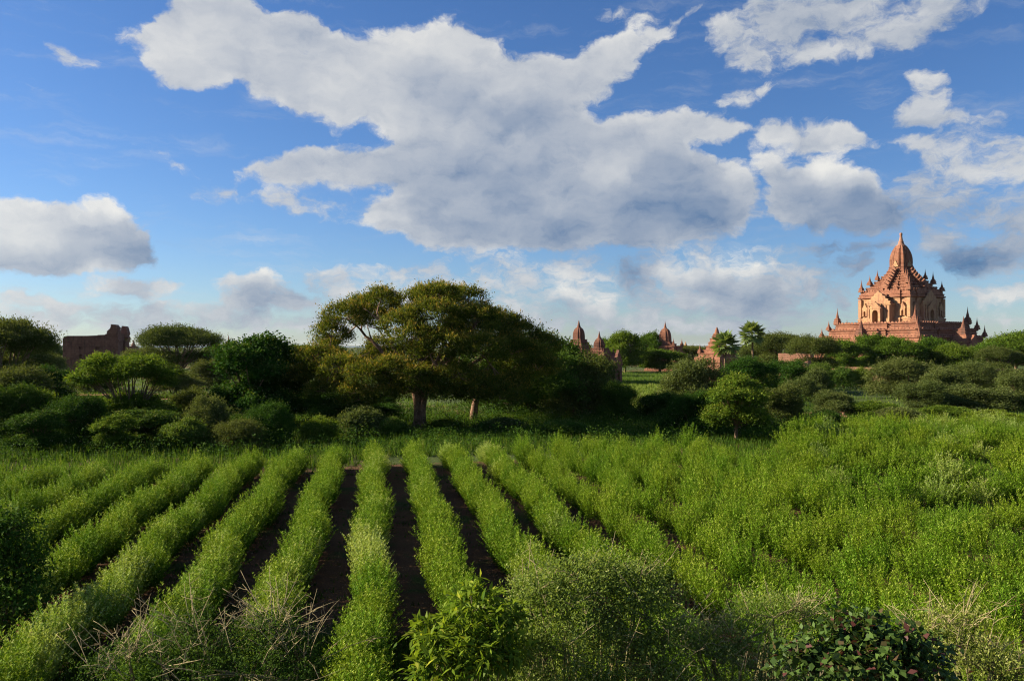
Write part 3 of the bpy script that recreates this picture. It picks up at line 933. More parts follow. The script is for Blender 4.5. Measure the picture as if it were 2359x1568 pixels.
for v in range(2):
    register('round', 400 + v * 7, 4.3, 8.4, env_clumps(1 + v, 13, 4.2, 3.4, 8.2, 1.55) + env_clumps(11 + v, 9, 4.4, 1.8, 4.4, 1.5), 'neem', 'bark', 44, 44, 0.42, 0.27, 0.155, 2.6, 0.28, twigs=3, tipw=0.12)
    register('umbrella', 420 + v * 7, 5.4, 7.4, env_clumps(21 + v, 20, 5.3, 4.3, 7.2, 1.5, 0.5, skew=0.7) + env_clumps(26 + v, 8, 4.6, 2.2, 4.2, 1.2, 0.6), 'olive', 'bark', 42, 44, 0.40, 0.23, 0.085, 2.4, 0.26, multi=2, twigs=4, tipw=0.14, up=0.6)
    register('mound', 440 + v * 7, 2.7, 3.6, env_clumps(31 + v, 11, 2.6, 1.2, 3.5, 1.0, 0.8) + env_clumps(36 + v, 9, 2.9, 0.5, 1.7, 0.9, 0.7), 'thorn', 'stem', 38, 46, 0.28, 0.155, 0.075, 1.0, 0.10, multi=4, twigs=4, tipw=0.16, up=0.5)
    register('feathery', 460 + v * 7, 4.6, 6.2, env_clumps(41 + v, 26, 4.5, 2.4, 6.0, 0.85, 0.42, skew=0.8) + env_clumps(46 + v, 12, 4.4, 1.0, 3.0, 0.8, 0.5), 'bright', 'bark', 30, 42, 0.28, 0.20, 0.07, 1.3, 0.17, multi=4, twigs=6, tipw=0.10, up=0.1, flat=0.45)
    register('drooping', 480 + v * 7, 2.8, 6.4, env_clumps(51 + v, 13, 2.6, 3.4, 6.2, 0.9, 0.8) + env_clumps(56 + v, 9, 2.8, 1.7, 3.4, 0.85, 0.8), 'bright', 'bark', 34, 44, 0.26, 0.22, 0.09, 2.0, 0.15, twigs=5, tipw=0.22, up=-0.25)
    register('shrub', 500 + v * 7, 1.6, 1.9, env_clumps(61 + v, 9, 1.5, 0.6, 1.8, 0.6, 0.8) + env_clumps(66 + v, 5, 1.6, 0.3, 0.9, 0.5, 0.7), 'shrub', 'stem', 30, 44, 0.19, 0.13, 0.06, 0.5, 0.05, multi=4, twigs=3, tipw=0.15, up=0.5)
    register('creeper', 520 + v * 7, 4.4, 6.0, env_clumps(71 + v, 14, 4.2, 2.5, 5.8, 1.5, 0.85) + env_clumps(76 + v, 11, 4.6, 0.6, 3.0, 1.4, 0.9), 'shrub', 'bark', 42, 46, 0.38, 0.21, 0.10, 1.6, 0.2, multi=3, twigs=3, tipw=0.12, up=-0.1)
    register('bigleaf', 540 + v * 7, 4.0, 8.6, env_clumps(81 + v, 12, 3.9, 4.0, 8.4, 1.35) + env_clumps(86 + v, 12, 4.1, 1.4, 4.4, 1.3), 'dense', 'bark', 40, 46, 0.38, 0.25, 0.16, 2.2, 0.24, twigs=3, tipw=0.18, up=0.0, shell=0.6)

rt = random.Random(77)


def plant_tree(kind, px, ytop, wpx, Y, name, label, cat='tree', group=None, v=None, depth=1.0, mat=None):
    x = (px - CX) / FPX * Y
    h = CAM_H + (HY - ytop) / FPX * Y
    w = wpx / FPX * Y
    tm, cm, R_, H_ = KINDS[kind][rt.randrange(2) if v is None else v]
    root = obj(name, None, loc=(x, Y, 0))
    sx, sz = w / (2 * R_), h / H_
    # scale and turn live on the parts so that the thing's origin stays plain
    root.rotation_euler = (0, 0, rt.uniform(0, 6.28))
    root.scale = (sx, sx * depth, sz)
    obj('trunk', tm, root)
    c = obj('crown', cm, root)
    if mat:
        c.material_slots[0].link = 'OBJECT'; c.material_slots[0].material = M[mat]
    tag(root, label, cat, group)
    return root


TREES = [
    # left
    ('umbrella', 0, 738, 215, 96, 'spreading_tree', 'dark spreading tree cut by the left edge, left of the ruin', 'tree', None),
    ('umbrella', 45, 800, 130, 120, 'spreading_tree', 'low dark tree between the left-edge tree and the brick ruin', 'tree', None),
    ('mound', 118, 815, 70, 170, 'thorn_bush', 'rounded bush at the left foot of the brick ruin', 'bush', None),
    ('round', 122, 790, 46, 330, 'round_tree', 'small far tree beside the little palm left of the ruin', 'tree', None),
    ('round', 80, 800, 60, 300, 'round_tree', 'small far tree just right of the left-edge tree', 'tree', None),
    ('umbrella', 412, 752, 178, 172, 'spreading_tree', 'wide umbrella-shaped tree standing right of the brick ruin', 'tree', None),
    ('mound', 330, 800, 90, 200, 'thorn_bush', 'olive bush between the brick ruin and the umbrella-shaped tree', 'bush', None),
    ('round', 500, 795, 80, 300, 'round_tree', 'far tree under the tiny spire left of the dense leafy tree', 'tree', None),
    ('feathery', 290, 818, 235, 73, 'feathery_tree', 'feathery light green tree with open branches in front of the brick ruin', 'tree', None),
    ('bigleaf', 575, 778, 205, 76, 'leafy_tree', 'dense dark green large-leaved tree left of the big spreading tree', 'tree', None),
    ('bigleaf', 665, 850, 120, 80, 'leafy_tree', 'dark leafy tree squeezed between the dense tree and the big tree', 'tree', None),
    ('creeper', 20, 850, 190, 84, 'overgrown_bush', 'large dark overgrown bush below the left-edge tree', 'bush', None),
    ('creeper', 30, 890, 160, 66, 'overgrown_bush', 'dark overgrown bush in the left corner above the crop rows', 'bush', None),
    ('shrub', 98, 905, 85, 74, 'shrub', 'pale green shrub lit from the left near the left edge', 'shrub', None),
    ('creeper', 190, 912, 140, 65, 'overgrown_bush', 'dark bush below the left half of the feathery tree', 'bush', None),
    ('bigleaf', 340, 945, 150, 64, 'overgrown_bush', 'dark bush below the right half of the feathery tree', 'bush', None),
    ('mound', 440, 898, 105, 78, 'thorn_bush', 'brownish thorn bush between the feathery tree and the dense tree', 'bush', None),
    ('mound', 480, 915, 100, 66, 'overgrown_bush', 'low dark bush at the left foot of the dense leafy tree', 'bush', None),
    ('creeper', 620, 930, 110, 64, 'overgrown_bush', 'low dark creeper mound at the foot of the dense leafy tree', 'bush', None),
    ('shrub', 735, 962, 90, 65, 'shrub', 'leafy shrub left of the big tree trunk beside the dark creeper mound', 'shrub', None),
    ('shrub', 835, 940, 120, 70, 'shrub', 'leafy shrub just left of the big tree trunk', 'shrub', None),
    ('round', 690, 795, 90, 310, 'round_tree', 'far tree on the horizon just left of the big tree', 'tree', None),
    ('round', 755, 797, 90, 280, 'round_tree', 'far tree seen under the left boughs of the big tree', 'tree', None),
    ('shrub', 560, 930, 90, 90, 'shrub', 'shrub in the shade behind the foot of the dense tree', 'shrub', None),
    ('creeper', 110, 845, 120, 110, 'overgrown_bush', 'dark bush mass left below the brick ruin', 'bush', None),
    ('mound', 215, 850, 120, 140, 'thorn_bush', 'bush at the front foot of the brick ruin behind the feathery tree', 'bush', None),
    ('mound', 400, 855, 110, 135, 'thorn_bush', 'bush below the umbrella-shaped tree', 'bush', None),
    ('creeper', 490, 830, 110, 150, 'overgrown_bush', 'bush between the umbrella-shaped tree and the dense leafy tree', 'bush', None),
    ('bigleaf', 90, 950, 120, 60, 'overgrown_bush', 'low dark bush at the upper end of the leftmost crop rows', 'bush', None),
    ('drooping', 265, 958, 90, 60, 'overgrown_bush', 'low dark bush at the end of the crop rows below the feathery tree', 'bush', None),
    ('shrub', 420, 966, 110, 61, 'overgrown_bush', 'low dark bush at the end of the crop rows below the brownish thorn bush', 'bush', None),
    ('creeper', 550, 968, 120, 61, 'overgrown_bush', 'low dark bush at the end of the crop rows below the dense tree', 'bush', None),
    ('bigleaf', 790, 905, 110, 84, 'leafy_bush', 'dark leafy bush in the shade below the left boughs of the big tree', 'bush', None),
    ('creeper', 715, 880, 130, 92, 'overgrown_bush', 'dark bush mass behind the left boughs of the big tree', 'bush', None),
    ('creeper', 850, 905, 110, 94, 'overgrown_bush', 'second dark bush behind the left boughs, nearer the big trunk', 'bush', None),
    ('bigleaf', 765, 918, 120, 76, 'leafy_bush', 'leafy bush below the hanging left boughs of the big tree', 'bush', None),
    ('shrub', 905, 962, 70, 70, 'shrub', 'low weedy shrub at the left foot of the big trunk', 'shrub', None),
    ('shrub', 1030, 965, 80, 76, 'shrub', 'low weedy shrub between the two trunks', 'shrub', None),
    ('shrub', 1160, 962, 100, 74, 'shrub', 'low weedy shrub right of the second trunk', 'shrub', None),
    ('shrub', 1290, 968, 110, 70, 'shrub', 'low weedy shrub at the foot of the creeper mound', 'shrub', None),
    ('creeper', 890, 930, 90, 86, 'overgrown_bush', 'dark bush behind the left side of the big trunk', 'bush', None),
    ('round', 620, 800, 100, 210, 'round_tree', 'tree behind the dense leafy tree near the river view', 'tree', None),
    # right of the big tree
    ('creeper', 1235, 775, 250, 96, 'overgrown_tree', 'dark overgrown tree leaning on the right side of the big tree', 'tree', None),
    ('creeper', 1335, 822, 210, 90, 'overgrown_tree', 'creeper-covered mound sloping down right of the big tree below the twin spires', 'tree', None),
    ('creeper', 1425, 882, 95, 84, 'overgrown_bush', 'low end of the creeper mound beside the brown young field', 'bush', None),
    ('creeper', 1180, 850, 190, 100, 'overgrown_bush', 'dark bush behind the second trunk right of the big tree', 'bush', None),
    ('round', 1440, 767, 92, 225, 'round_tree', 'dense dark green tree right of the twin spires', 'tree', None),
    ('round', 1398, 782, 60, 250, 'round_tree', 'small dark tree peeping out between the twin spires', 'tree', None),
    ('round', 1497, 768, 60, 262, 'round_tree', 'tree standing left behind the domed temple', 'tree', None),
    ('round', 1523, 806, 110, 232, 'round_tree', 'low dense tree in front of the domed temple', 'tree', None),
    ('umbrella', 1588, 797, 90, 270, 'spreading_tree', 'hazy olive tree between the domed temple and the stepped spire', 'tree', None),
    ('mound', 1600, 829, 150, 112, 'thorn_bush', 'broad olive thorn bush below the stepped spire', 'bush', None),
    ('creeper', 1730, 826, 135, 118, 'overgrown_bush', 'dark green bush in front of the tall palm', 'bush', None),
    ('drooping', 1697, 866, 150, 67, 'drooping_tree', 'young light green tree with drooping leaves in front of the dark bushes', 'tree', None),
    ('creeper', 1600, 905, 130, 74, 'overgrown_bush', 'bush in shade left of the young drooping tree', 'bush', None),
    ('mound', 1800, 890, 105, 84, 'thorn_bush', 'bush just right of the young drooping tree', 'bush', None),
    ('umbrella', 1800, 769, 130, 205, 'spreading_tree', 'olive umbrella-shaped tree right of the tall palm', 'tree', None),
    ('umbrella', 1872, 776, 115, 165, 'spreading_tree', 'olive umbrella-shaped tree over the pink wall stump, left of the temple', 'tree', None),
    ('umbrella', 1745, 792, 90, 215, 'spreading_tree', 'low olive tree behind the tall palm trunk', 'tree', None),
    ('round', 1948, 786, 80, 214, 'round_tree', 'leftmost of the dense trees in front of the great temple', 'tree', 'dense trees in front of the temple'),
    ('round', 2008, 774, 90, 219, 'round_tree', 'dense tree under the left porch of the great temple', 'tree', 'dense trees in front of the temple'),
    ('round', 2075, 779, 100, 214, 'round_tree', 'dense tree straight below the spire of the great temple', 'tree', 'dense trees in front of the temple'),
    ('round', 2143, 781, 92, 218, 'round_tree', 'dense tree below the front corner of the great temple', 'tree', 'dense trees in front of the temple'),
    ('round', 2205, 793, 95, 210, 'round_tree', 'dense tree below the right porch of the great temple', 'tree', 'dense trees in front of the temple'),
    ('round', 2265, 794, 80, 222, 'round_tree', 'dense tree below the right corner of the great temple', 'tree', 'dense trees in front of the temple'),
    ('round', 2338, 766, 120, 226, 'round_tree', 'tall dense tree cut by the right edge beyond the temple', 'tree', None),
    ('umbrella', 2300, 800, 90, 190, 'spreading_tree', 'low olive tree at the right edge before the tall dense tree', 'tree', None),
    ('creeper', 2085, 828, 150, 122, 'thorn_bush', 'large pale thorn thicket below the temple trees', 'bush', 'thorn thickets on the right'),
    ('mound', 2165, 850, 105, 112, 'thorn_bush', 'pale thorn thicket second from the left below the temple trees', 'bush', 'thorn thickets on the right'),
    ('creeper', 2235, 834, 115, 126, 'thorn_bush', 'pale thorn thicket below the right corner of the temple', 'bush', 'thorn thickets on the right'),
    ('mound', 2130, 880, 110, 98, 'thorn_bush', 'grey-green thorn bush in front of the large pale thicket', 'bush', 'thorn thickets on the right'),
    ('mound', 2245, 890, 170, 99, 'thorn_bush', 'wide shaded thorn bush near the right edge above the bush rows', 'bush', 'thorn thickets on the right'),
    ('creeper', 2345, 852, 120, 102, 'thorn_bush', 'thorn thicket cut by the right edge', 'bush', 'thorn thickets on the right'),
    ('shrub', 2190, 935, 120, 90, 'shrub', 'low shrub between two thorn bushes above the bush rows', 'shrub', None),
    ('mound', 1848, 872, 85, 108, 'thorn_bush', 'grey-green bush beside the green hollow right of the young tree', 'bush', None),
    ('mound', 1925, 902, 110, 92, 'thorn_bush', 'rounded bush above the patch of bare red earth', 'bush', None),
    ('shrub', 2005, 925, 110, 90, 'shrub', 'low bush right of the rounded bush by the bare red earth', 'shrub', None),
    ('shrub', 1880, 850, 60, 132, 'shrub', 'bright green shrub below the pink wall stump', 'shrub', None),
    ('shrub', 1945, 846, 55, 150, 'shrub', 'round shrub before the low brick wall', 'shrub', 'shrubs before the low brick wall'),
    ('shrub', 1985, 848, 50, 150, 'shrub', 'smaller shrub right before the low brick wall', 'shrub', 'shrubs before the low brick wall'),
    ('shrub', 2070, 940, 110, 86, 'shrub', 'pale weedy shrub at the edge of the bush rows', 'shrub', None),
    ('shrub', 1905, 945, 60, 82, 'shrub', 'small shrub beside the bare red earth', 'shrub', None),
    ('shrub', 2290, 945, 110, 86, 'shrub', 'low shrub at the right edge above the bush rows', 'shrub', None),
    ('shrub', 1560, 855, 60, 150, 'shrub', 'small shrub at the far right corner of the brown field', 'shrub', None),
    ('creeper', 1820, 832, 110, 138, 'overgrown_bush', 'bush hiding the foot of the pink wall stump', 'bush', None),
    ('creeper', 1885, 838, 80, 142, 'overgrown_bush', 'bush hiding the foot of the broken pink lump', 'bush', None),
    ('creeper', 1520, 905, 110, 88, 'overgrown_bush', 'dark bush in tree shade at the near edge of the brown field', 'bush', None),
    ('creeper', 1680, 900, 160, 78, 'overgrown_bush', 'dark bush right behind the young drooping tree', 'bush', None),
    ('shrub', 1770, 860, 60, 140, 'shrub', 'shrub at the foot of the tall palm', 'shrub', None),
]
VARY = {'creeper': ('dense', 'shrub', 'dense', 'olive'), 'mound': ('thorn', 'olive', 'thorn'), 'shrub': ('shrub', 'bright', 'thorn')}
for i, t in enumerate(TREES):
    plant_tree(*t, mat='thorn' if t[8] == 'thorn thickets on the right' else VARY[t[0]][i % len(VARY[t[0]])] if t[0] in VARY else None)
# trees just outside the picture on the left, which throw their shade into it
for i, (x, y, w, h) in enumerate(((-66, 78, 13, 10), (-60, 62, 10, 7), (-52, 57, 8, 5.5))):
    tm, cm, R_, H_ = KINDS['round'][i % 2]
    root = tag(obj('round_tree', None, loc=(x, y, 0), scale=(w / 2 / R_, w / 2 / R_, h / H_)), 'dense tree beyond the left edge, ' + ('farthest back', 'in the middle', 'closest to the crop rows')[i], 'tree')
    obj('trunk', tm, root); obj('crown', cm, root)


# ------------------------------------------------------------------ the big spreading tree
def big_tree():
    Y0 = 77.0
    base = at(968, 985, Y0); base.z = 0
    root = tag(obj('spreading_tree', None, loc=base), 'big spreading tree with thick forked trunk standing behind the crop rows', 'tree')
    k = Y0 / FPX
    # boughs: picture column, row, half width, half height, depth offset from the trunk
    B = [(800, 735, 70, 42, -1), (860, 712, 75, 38, 2), (880, 685, 40, 22, -2), (765, 775, 52, 36, 0), (960, 700, 60, 40, 1), (1010, 688, 70, 36, -2),
         (1075, 695, 60, 38, 2), (1000, 735, 90, 45, -4), (1090, 745, 75, 48, -3), (1150, 755, 70, 42, 0), (1200, 775, 60, 40, 2), (930, 755, 65, 40, -4),
         (1180, 815, 80, 50, -1), (1100, 810, 80, 45, -5), (1020, 800, 75, 40, -5.5), (1250, 800, 55, 40, 3), (1240, 850, 60, 45, 1),
         (735, 830, 60, 36, -1), (790, 850, 60, 35, -3), (720, 870, 45, 28, 1), (850, 865, 55, 32, -5), (905, 850, 48, 30, -5), (880, 800, 45, 26, 4), (960, 870, 50, 30, -5.5), (1060, 870, 65, 34, -5),
         (820, 905, 48, 24, -4), (1120, 890, 60, 32, -3), (1180, 890, 60, 36, 0), (760, 800, 40, 24, 4), (1010, 690, 70, 34, 5), (1100, 745, 85, 50, 6), (850, 735, 60, 36, 6), (1200, 830, 70, 55, 5),
         (900, 888, 52, 26, -3), (1000, 884, 60, 28, -4), (1065, 902, 55, 26, -2), (950, 820, 60, 36, 0), (1050, 780, 70, 40, 0), (870, 830, 50, 30, 3), (770, 880, 45, 26, 3), (705, 840, 40, 26, 2), (1010, 850, 70, 34, 4), (930, 905, 40, 18, 2),
         (740, 900, 40, 22, -2), (830, 922, 46, 20, -3), (885, 912, 40, 18, -4), (1015, 908, 46, 20, -4), (1092, 914, 52, 24, -3), (1152, 918, 60, 26, -2), (690, 868, 34, 24, 0), (960, 780, 60, 34, -5.5)]
    clumps = []
    for (px, py, w, h, dy) in B:
        p = at(px, py, Y0 + dy)
        clumps.append((p.x - base.x, dy, p.z, w * k * 0.84, max(w * k * 0.7, 1.3), max(h * k * 0.84, w * k * 0.42)))
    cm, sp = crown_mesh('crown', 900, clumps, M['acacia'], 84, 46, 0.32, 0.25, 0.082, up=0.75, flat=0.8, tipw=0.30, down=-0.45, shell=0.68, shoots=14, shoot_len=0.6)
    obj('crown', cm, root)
    rng = random.Random(3)
    tr = Acc()
    fork = Vector((0.1, 0, 4.2))
    # the trunk is two stems grown together, flaring at the root
    for (ox, oy, tx, r0, r1) in ((-0.22, 0.0, -0.55, 0.40, 0.30), (0.26, -0.15, 0.75, 0.34, 0.26), (0.02, 0.2, 0.1, 0.36, 0.24)):
        pts = [Vector((ox * 1.5, oy, -0.1)), Vector((ox, oy, 0.7)), Vector((ox * 0.9, oy, 1.8)), Vector((ox * 0.9 + tx * 0.15, oy, 2.8)), Vector((ox + tx * 0.5, oy, 3.7)), Vector((ox + tx * 1.2, oy, 4.7))]
        tr.tube(pts, [r0 * 1.5, r0 * 1.1, r0, r0 * 0.98, r0 * 0.9, r1], 9)
    tr.build('trunk', M['bark_pale'], root, True)
    ends = [(-9.5, -1, 7.5), (-6.5, 2, 10), (-3.6, -3, 11), (0.2, -3.5, 11.3), (3.0, 1.5, 11.6), (5.5, -2, 10.0), (8.8, 1, 8.6), (-7.6, -2.5, 5.6), (1.8, -5, 6.5), (-3.0, -5, 6.0), (7, -2, 6.0), (4.2, 4, 9.0), (-4, 5, 8.5)]
    limb_pts = []
    for e in ends:
        a = Acc()
        s0 = Vector((math.copysign(0.55, e[0]) * min(1, abs(e[0]) / 3), 0, rng.uniform(3.6, 4.5)))
        p = limb(a, s0, Vector(e), 0.30, 0.07, rng, 9, 0.16, 7)
        limb_pts.append(p)
        for q in range(4):
            st = p[rng.randint(3, 8)]
            b = st + Vector((rng.uniform(-2.2, 2.2), rng.uniform(-2.2, 2.2), rng.uniform(0.3, 2.0)))
            limb(a, st, b, 0.10, 0.025, rng, 5, 0.2, 5)
        a.build('limb', M['bark_pale'], root, True)
    tw = Acc()
    allp = [q for p in limb_pts for q in p[3:]]
    for (cen, pos) in sp:
        c = Vector(cen)
        s = min(allp, key=lambda q: (q - c).length)
        limb(tw, s, c, 0.09, 0.04, rng, 5, 0.15, 5)
        for q in list(pos)[:12]:
            limb(tw, c, Vector(q), 0.04, 0.01, rng, 3, 0.1, 3)
    tag(tw.build('branches', M['bark_pale'], root, True), kind='stuff')


big_tree()

# second, smaller trunk to its right
def second_tree():
    Y0 = 86.0
    base = at(1092, 975, Y0); base.z = 0
    root = tag(obj('spreading_tree', None, loc=base), 'smaller reddish trunk with dark crown just right behind the big tree', 'tree')
    k = Y0 / FPX
    B = [(1120, 880, 70, 40, -1), (1180, 850, 80, 50, 0), (1060, 860, 60, 35, 1), (1240, 880, 70, 45, -1), (1130, 810, 80, 50, 2), (1290, 850, 60, 40, 1), (1290, 905, 60, 40, -2), (1210, 915, 50, 26, -2)]
    cl = []
    for (px, py, w, h, dy) in B:
        p = at(px, py, Y0 + dy)
        cl.append((p.x - base.x, dy, p.z, w * k, w * k * 0.8, h * k))
    cm, sp = crown_mesh('crown', 910, cl, M['shrub'], 60, 40, 0.42, 0.30, 0.13, up=0.2, flat=0.7, tipw=0.15)
    obj('crown', cm, root)
    rng = random.Random(8)
    tr = Acc()
    pts = [Vector((0, 0, -0.1)), Vector((0, 0, 0.8)), Vector((0.15, 0, 1.9)), Vector((0.5, 0, 3.0)), Vector((0.7, 0, 4.0))]
    tr.tube(pts, [0.55, 0.42, 0.36, 0.30, 0.24], 9)
    for e in ((-2.5, 0, 6), (3.5, -1, 6.2), (6, 0, 6.5), (1, 1, 7.5)):
        limb(tr, pts[3], Vector(e), 0.2, 0.05, rng, 7, 0.2, 6)
    tr.build('trunk', M['bark_pale'], root, True)


second_tree()


# ------------------------------------------------------------------ toddy palms
def fan_frond_mesh(name, seed, n=13, L=1.25, pet=1.0):
    r = random.Random(seed)
    V, F, T = [], [], []
    # petiole along +X, fan of stiff segments at its end
    b = len(V)
    V += [(0, -0.03, 0), (0, 0.03, 0), (pet, 0.02, 0.05), (pet, -0.02, 0.05)]
    F.append((b, b + 1, b + 2, b + 3)); T.append(0.9)
    for i in range(n):
        a = R(-105 + 210 * i / (n - 1))
        ll = L * r.uniform(0.85, 1.05) * (1.0 - 0.18 * abs(a) / R(105))
        da = R(210 / (n - 1) * 0.56)
        cx = pet
        mid = 0.62
        zt = -0.12 * r.uniform(0.5, 1.6)
        p0 = (cx, 0, 0.05)
        p1 = (cx + ll * mid * math.cos(a - da), ll * mid * math.sin(a - da), 0.02 - 0.05)
        p2 = (cx + ll * math.cos(a), ll * math.sin(a), zt)
        p3 = (cx + ll * mid * math.cos(a + da), ll * mid * math.sin(a + da), 0.06)
        b = len(V)
        V += [p0, p1, p2, p3]
        F.append((b, b + 1, b + 2, b + 3)); T.append(min(1, max(0, r.gauss(0.45, 0.2))))
    return mesh_np(name, np.array(V), np.array(F), M['palm'], np.array(T))


frond_meshes = [fan_frond_mesh('frond', 30 + i) for i in range(3)]


def toddy_palm(px, ytop, wpx, Y, label, seed):
    r = random.Random(seed)
    x = (px - CX) / FPX * Y
    top = CAM_H + (HY - ytop) / FPX * Y
    rad = wpx / FPX * Y / 2
    s = rad / 1.85
    hub = top - rad * 0.95
    root = tag(obj('toddy_palm', None, loc=(x, Y, 0)), label, 'palm', 'fan palms')
    a = Acc()
    lean = r.uniform(-0.2, 0.2)
    pts = [Vector((lean * (hub - z) / hub * 2 * math.sin(z / hub * 2), 0, z)) for z in [hub * i / 8 for i in range(9)]]
    a.tube(pts, [0.34] + [0.24 - 0.006 * i for i in range(8)], 8)
    a.build('trunk', M['bark'], root, True)
    n = 44
    for i in range(n):
        el = R(82 - 135 * (i / (n - 1)) ** 1.1)
        az = i * 2.39996 + r.uniform(-0.25, 0.25)
        o = obj('frond', frond_meshes[i % 3], root, loc=(pts[-1].x, 0, hub), scale=(s * r.uniform(0.9, 1.1),) * 3)
        o.rotation_euler = (Matrix.Rotation(az, 4, 'Z') @ Matrix.Rotation(-el, 4, 'Y') @ Matrix.Rotation(r.uniform(-0.5, 0.5), 4, 'X')).to_euler()
    return root


toddy_palm(1672, 766, 62, 150, 'lower fan palm in front of the stepped brick spire', 1)
toddy_palm(1733, 744, 58, 158, 'taller fan palm standing against the sky right of the stepped spire', 2)
toddy_palm(114, 781, 14, 345, 'tiny far fan palm left of the brick ruin', 3)


# ------------------------------------------------------------------ brick temples
SQ = [(-1, -1), (1, -1), (1, 1), (-1, 1)]


def redent(bay, out):
    """square plan whose middle bay (half width bay) stands out by a share of the half width"""
    b, o = bay, 1.0
    i = 1.0 - out
    return [(-i, -i), (-b, -i), (-b, -o), (b, -o), (b, -i), (i, -i), (i, -b), (o, -b), (o, b), (i, b),
            (i, i), (b, i), (b, o), (-b, o), (-b, i), (-i, i), (-i, b), (-o, b), (-o, -b), (-i, -b)]


def circle(n):
    return [(math.cos(2 * math.pi * i / n), math.sin(2 * math.pi * i / n)) for i in range(n)]


def tier_profile(hw, z0, z1, batter=0.18, step=0.30):
    """a terrace wall with a stepped foot, two string courses and a cornice"""
    h = z1 - z0
    return [(hw + step * 1.6, z0), (hw + step * 1.6, z0 + h * 0.10), (hw + step * 0.8, z0 + h * 0.13), (hw + step * 0.8, z0 + h * 0.20),
            (hw, z0 + h * 0.23), (hw - batter * 0.5, z0 + h * 0.48), (hw + step * 0.5, z0 + h * 0.50), (hw + step * 0.5, z0 + h * 0.56), (hw - batter * 0.5, z0 + h * 0.58),
            (hw - batter, z0 + h * 0.76), (hw + step * 0.6, z0 + h * 0.80), (hw + step * 0.6, z0 + h * 0.86),
            (hw + step * 1.2, z0 + h * 0.88), (hw + step * 1.2, z0 + h * 0.96), (hw + step * 0.6, z1)]


def stupa_unit():
    a = Acc()
    rng = random.Random(4)
    a.loft(SQ, [(0.26, 0), (0.26, 0.07), (0.22, 0.08), (0.22, 0.13), (0.25, 0.14), (0.25, 0.19), (0.19, 0.20), (0.19, 0.26), (0.21, 0.27), (0.21, 0.31), (0.15, 0.32), (0.15, 0.36)])
    prof = [(0.15, 0.34), (0.155, 0.38), (0.13, 0.42), (0.115, 0.50), (0.09, 0.56), (0.095, 0.57), (0.075, 0.60), (0.08, 0.62), (0.06, 0.65), (0.064, 0.67),
            (0.046, 0.70), (0.05, 0.72), (0.032, 0.77), (0.036, 0.79), (0.02, 0.86), (0.022, 0.88), (0.004, 1.0)]
    a.loft(circle(10), prof)
    return a.mesh('corner_stupa', M['brick_dark'])


def bell_stupa_unit(mat):
    a = Acc()
    a.loft(SQ, [(0.26, 0), (0.26, 0.07), (0.22, 0.08), (0.22, 0.13), (0.25, 0.14), (0.25, 0.19), (0.19, 0.20), (0.19, 0.26), (0.21, 0.27), (0.21, 0.31), (0.15, 0.32), (0.15, 0.36)])
    prof = [(0.15, 0.34), (0.155, 0.38), (0.13, 0.42), (0.115, 0.50), (0.09, 0.56), (0.095, 0.57), (0.075, 0.60), (0.08, 0.62), (0.06, 0.65), (0.064, 0.67),
            (0.046, 0.70), (0.05, 0.72), (0.032, 0.77), (0.036, 0.79), (0.02, 0.86), (0.022, 0.88), (0.004, 1.0)]
    a.loft(circle(10), prof)
    return a.mesh('corner_stupa', mat)


STUPA = bell_stupa_unit(M['brick'])
STUPA_DARK = bell_stupa_unit(M['brick_dark'])


def face_frame(i):
    c, s = [(1, 0), (0, 1), (-1, 0), (0, -1)][i]

    def fr(u, d, z):
        x, y = u, -d
        return (x * c - y * s, x * s + y * c, z)
    return fr


def pediment_pts(w, z0, z1, notch=None):
    """flame-edged gable; notch = (half width, springing z, top z) cuts an arched doorway from the foot"""
    h = z1 - z0
    right = [(w, z0), (w * 1.06, z0 + 0.16 * h), (w * 0.84, z0 + 0.20 * h), (w * 0.86, z0 + 0.32 * h), (w * 0.60, z0 + 0.40 * h), (w * 0.62, z0 + 0.52 * h),
             (w * 0.36, z0 + 0.62 * h), (w * 0.37, z0 + 0.72 * h), (w * 0.14, z0 + 0.84 * h), (0, z1)]
    left = [(-u, z) for u, z in reversed(right[:-1])]
    return right + left


def door_wall_pts(w, z0, z1, dw, zs, zt):
    """wall outline with an arched opening from the ground"""
    arch = [(dw * math.cos(R(t)), zs + (zt - zs) * math.sin(R(t))) for t in (0, 30, 60, 90, 120, 150, 180)]
    return [(w, z0), (w, z1), (-w, z1), (-w, z0), (-dw, z0)] + list(reversed(arch)) + [(dw, z0)]


def parapet(acc, hw, z, h=0.55, pitch=1.25, w=0.8, t=0.3, sides=(0, 1, 2, 3)):
    n = int(2 * hw / pitch)
    for i in sides:
        fr = face_frame(i)
        for k in range(n):
            u = -hw + (k + 0.5) * 2 * hw / n
            acc.prism([(u - w / 2, z), (u + w / 2, z), (u + w / 2, z + h * 0.7), (u, z + h), (u - w / 2, z + h * 0.7)], hw - t, hw - 0.02, fr)


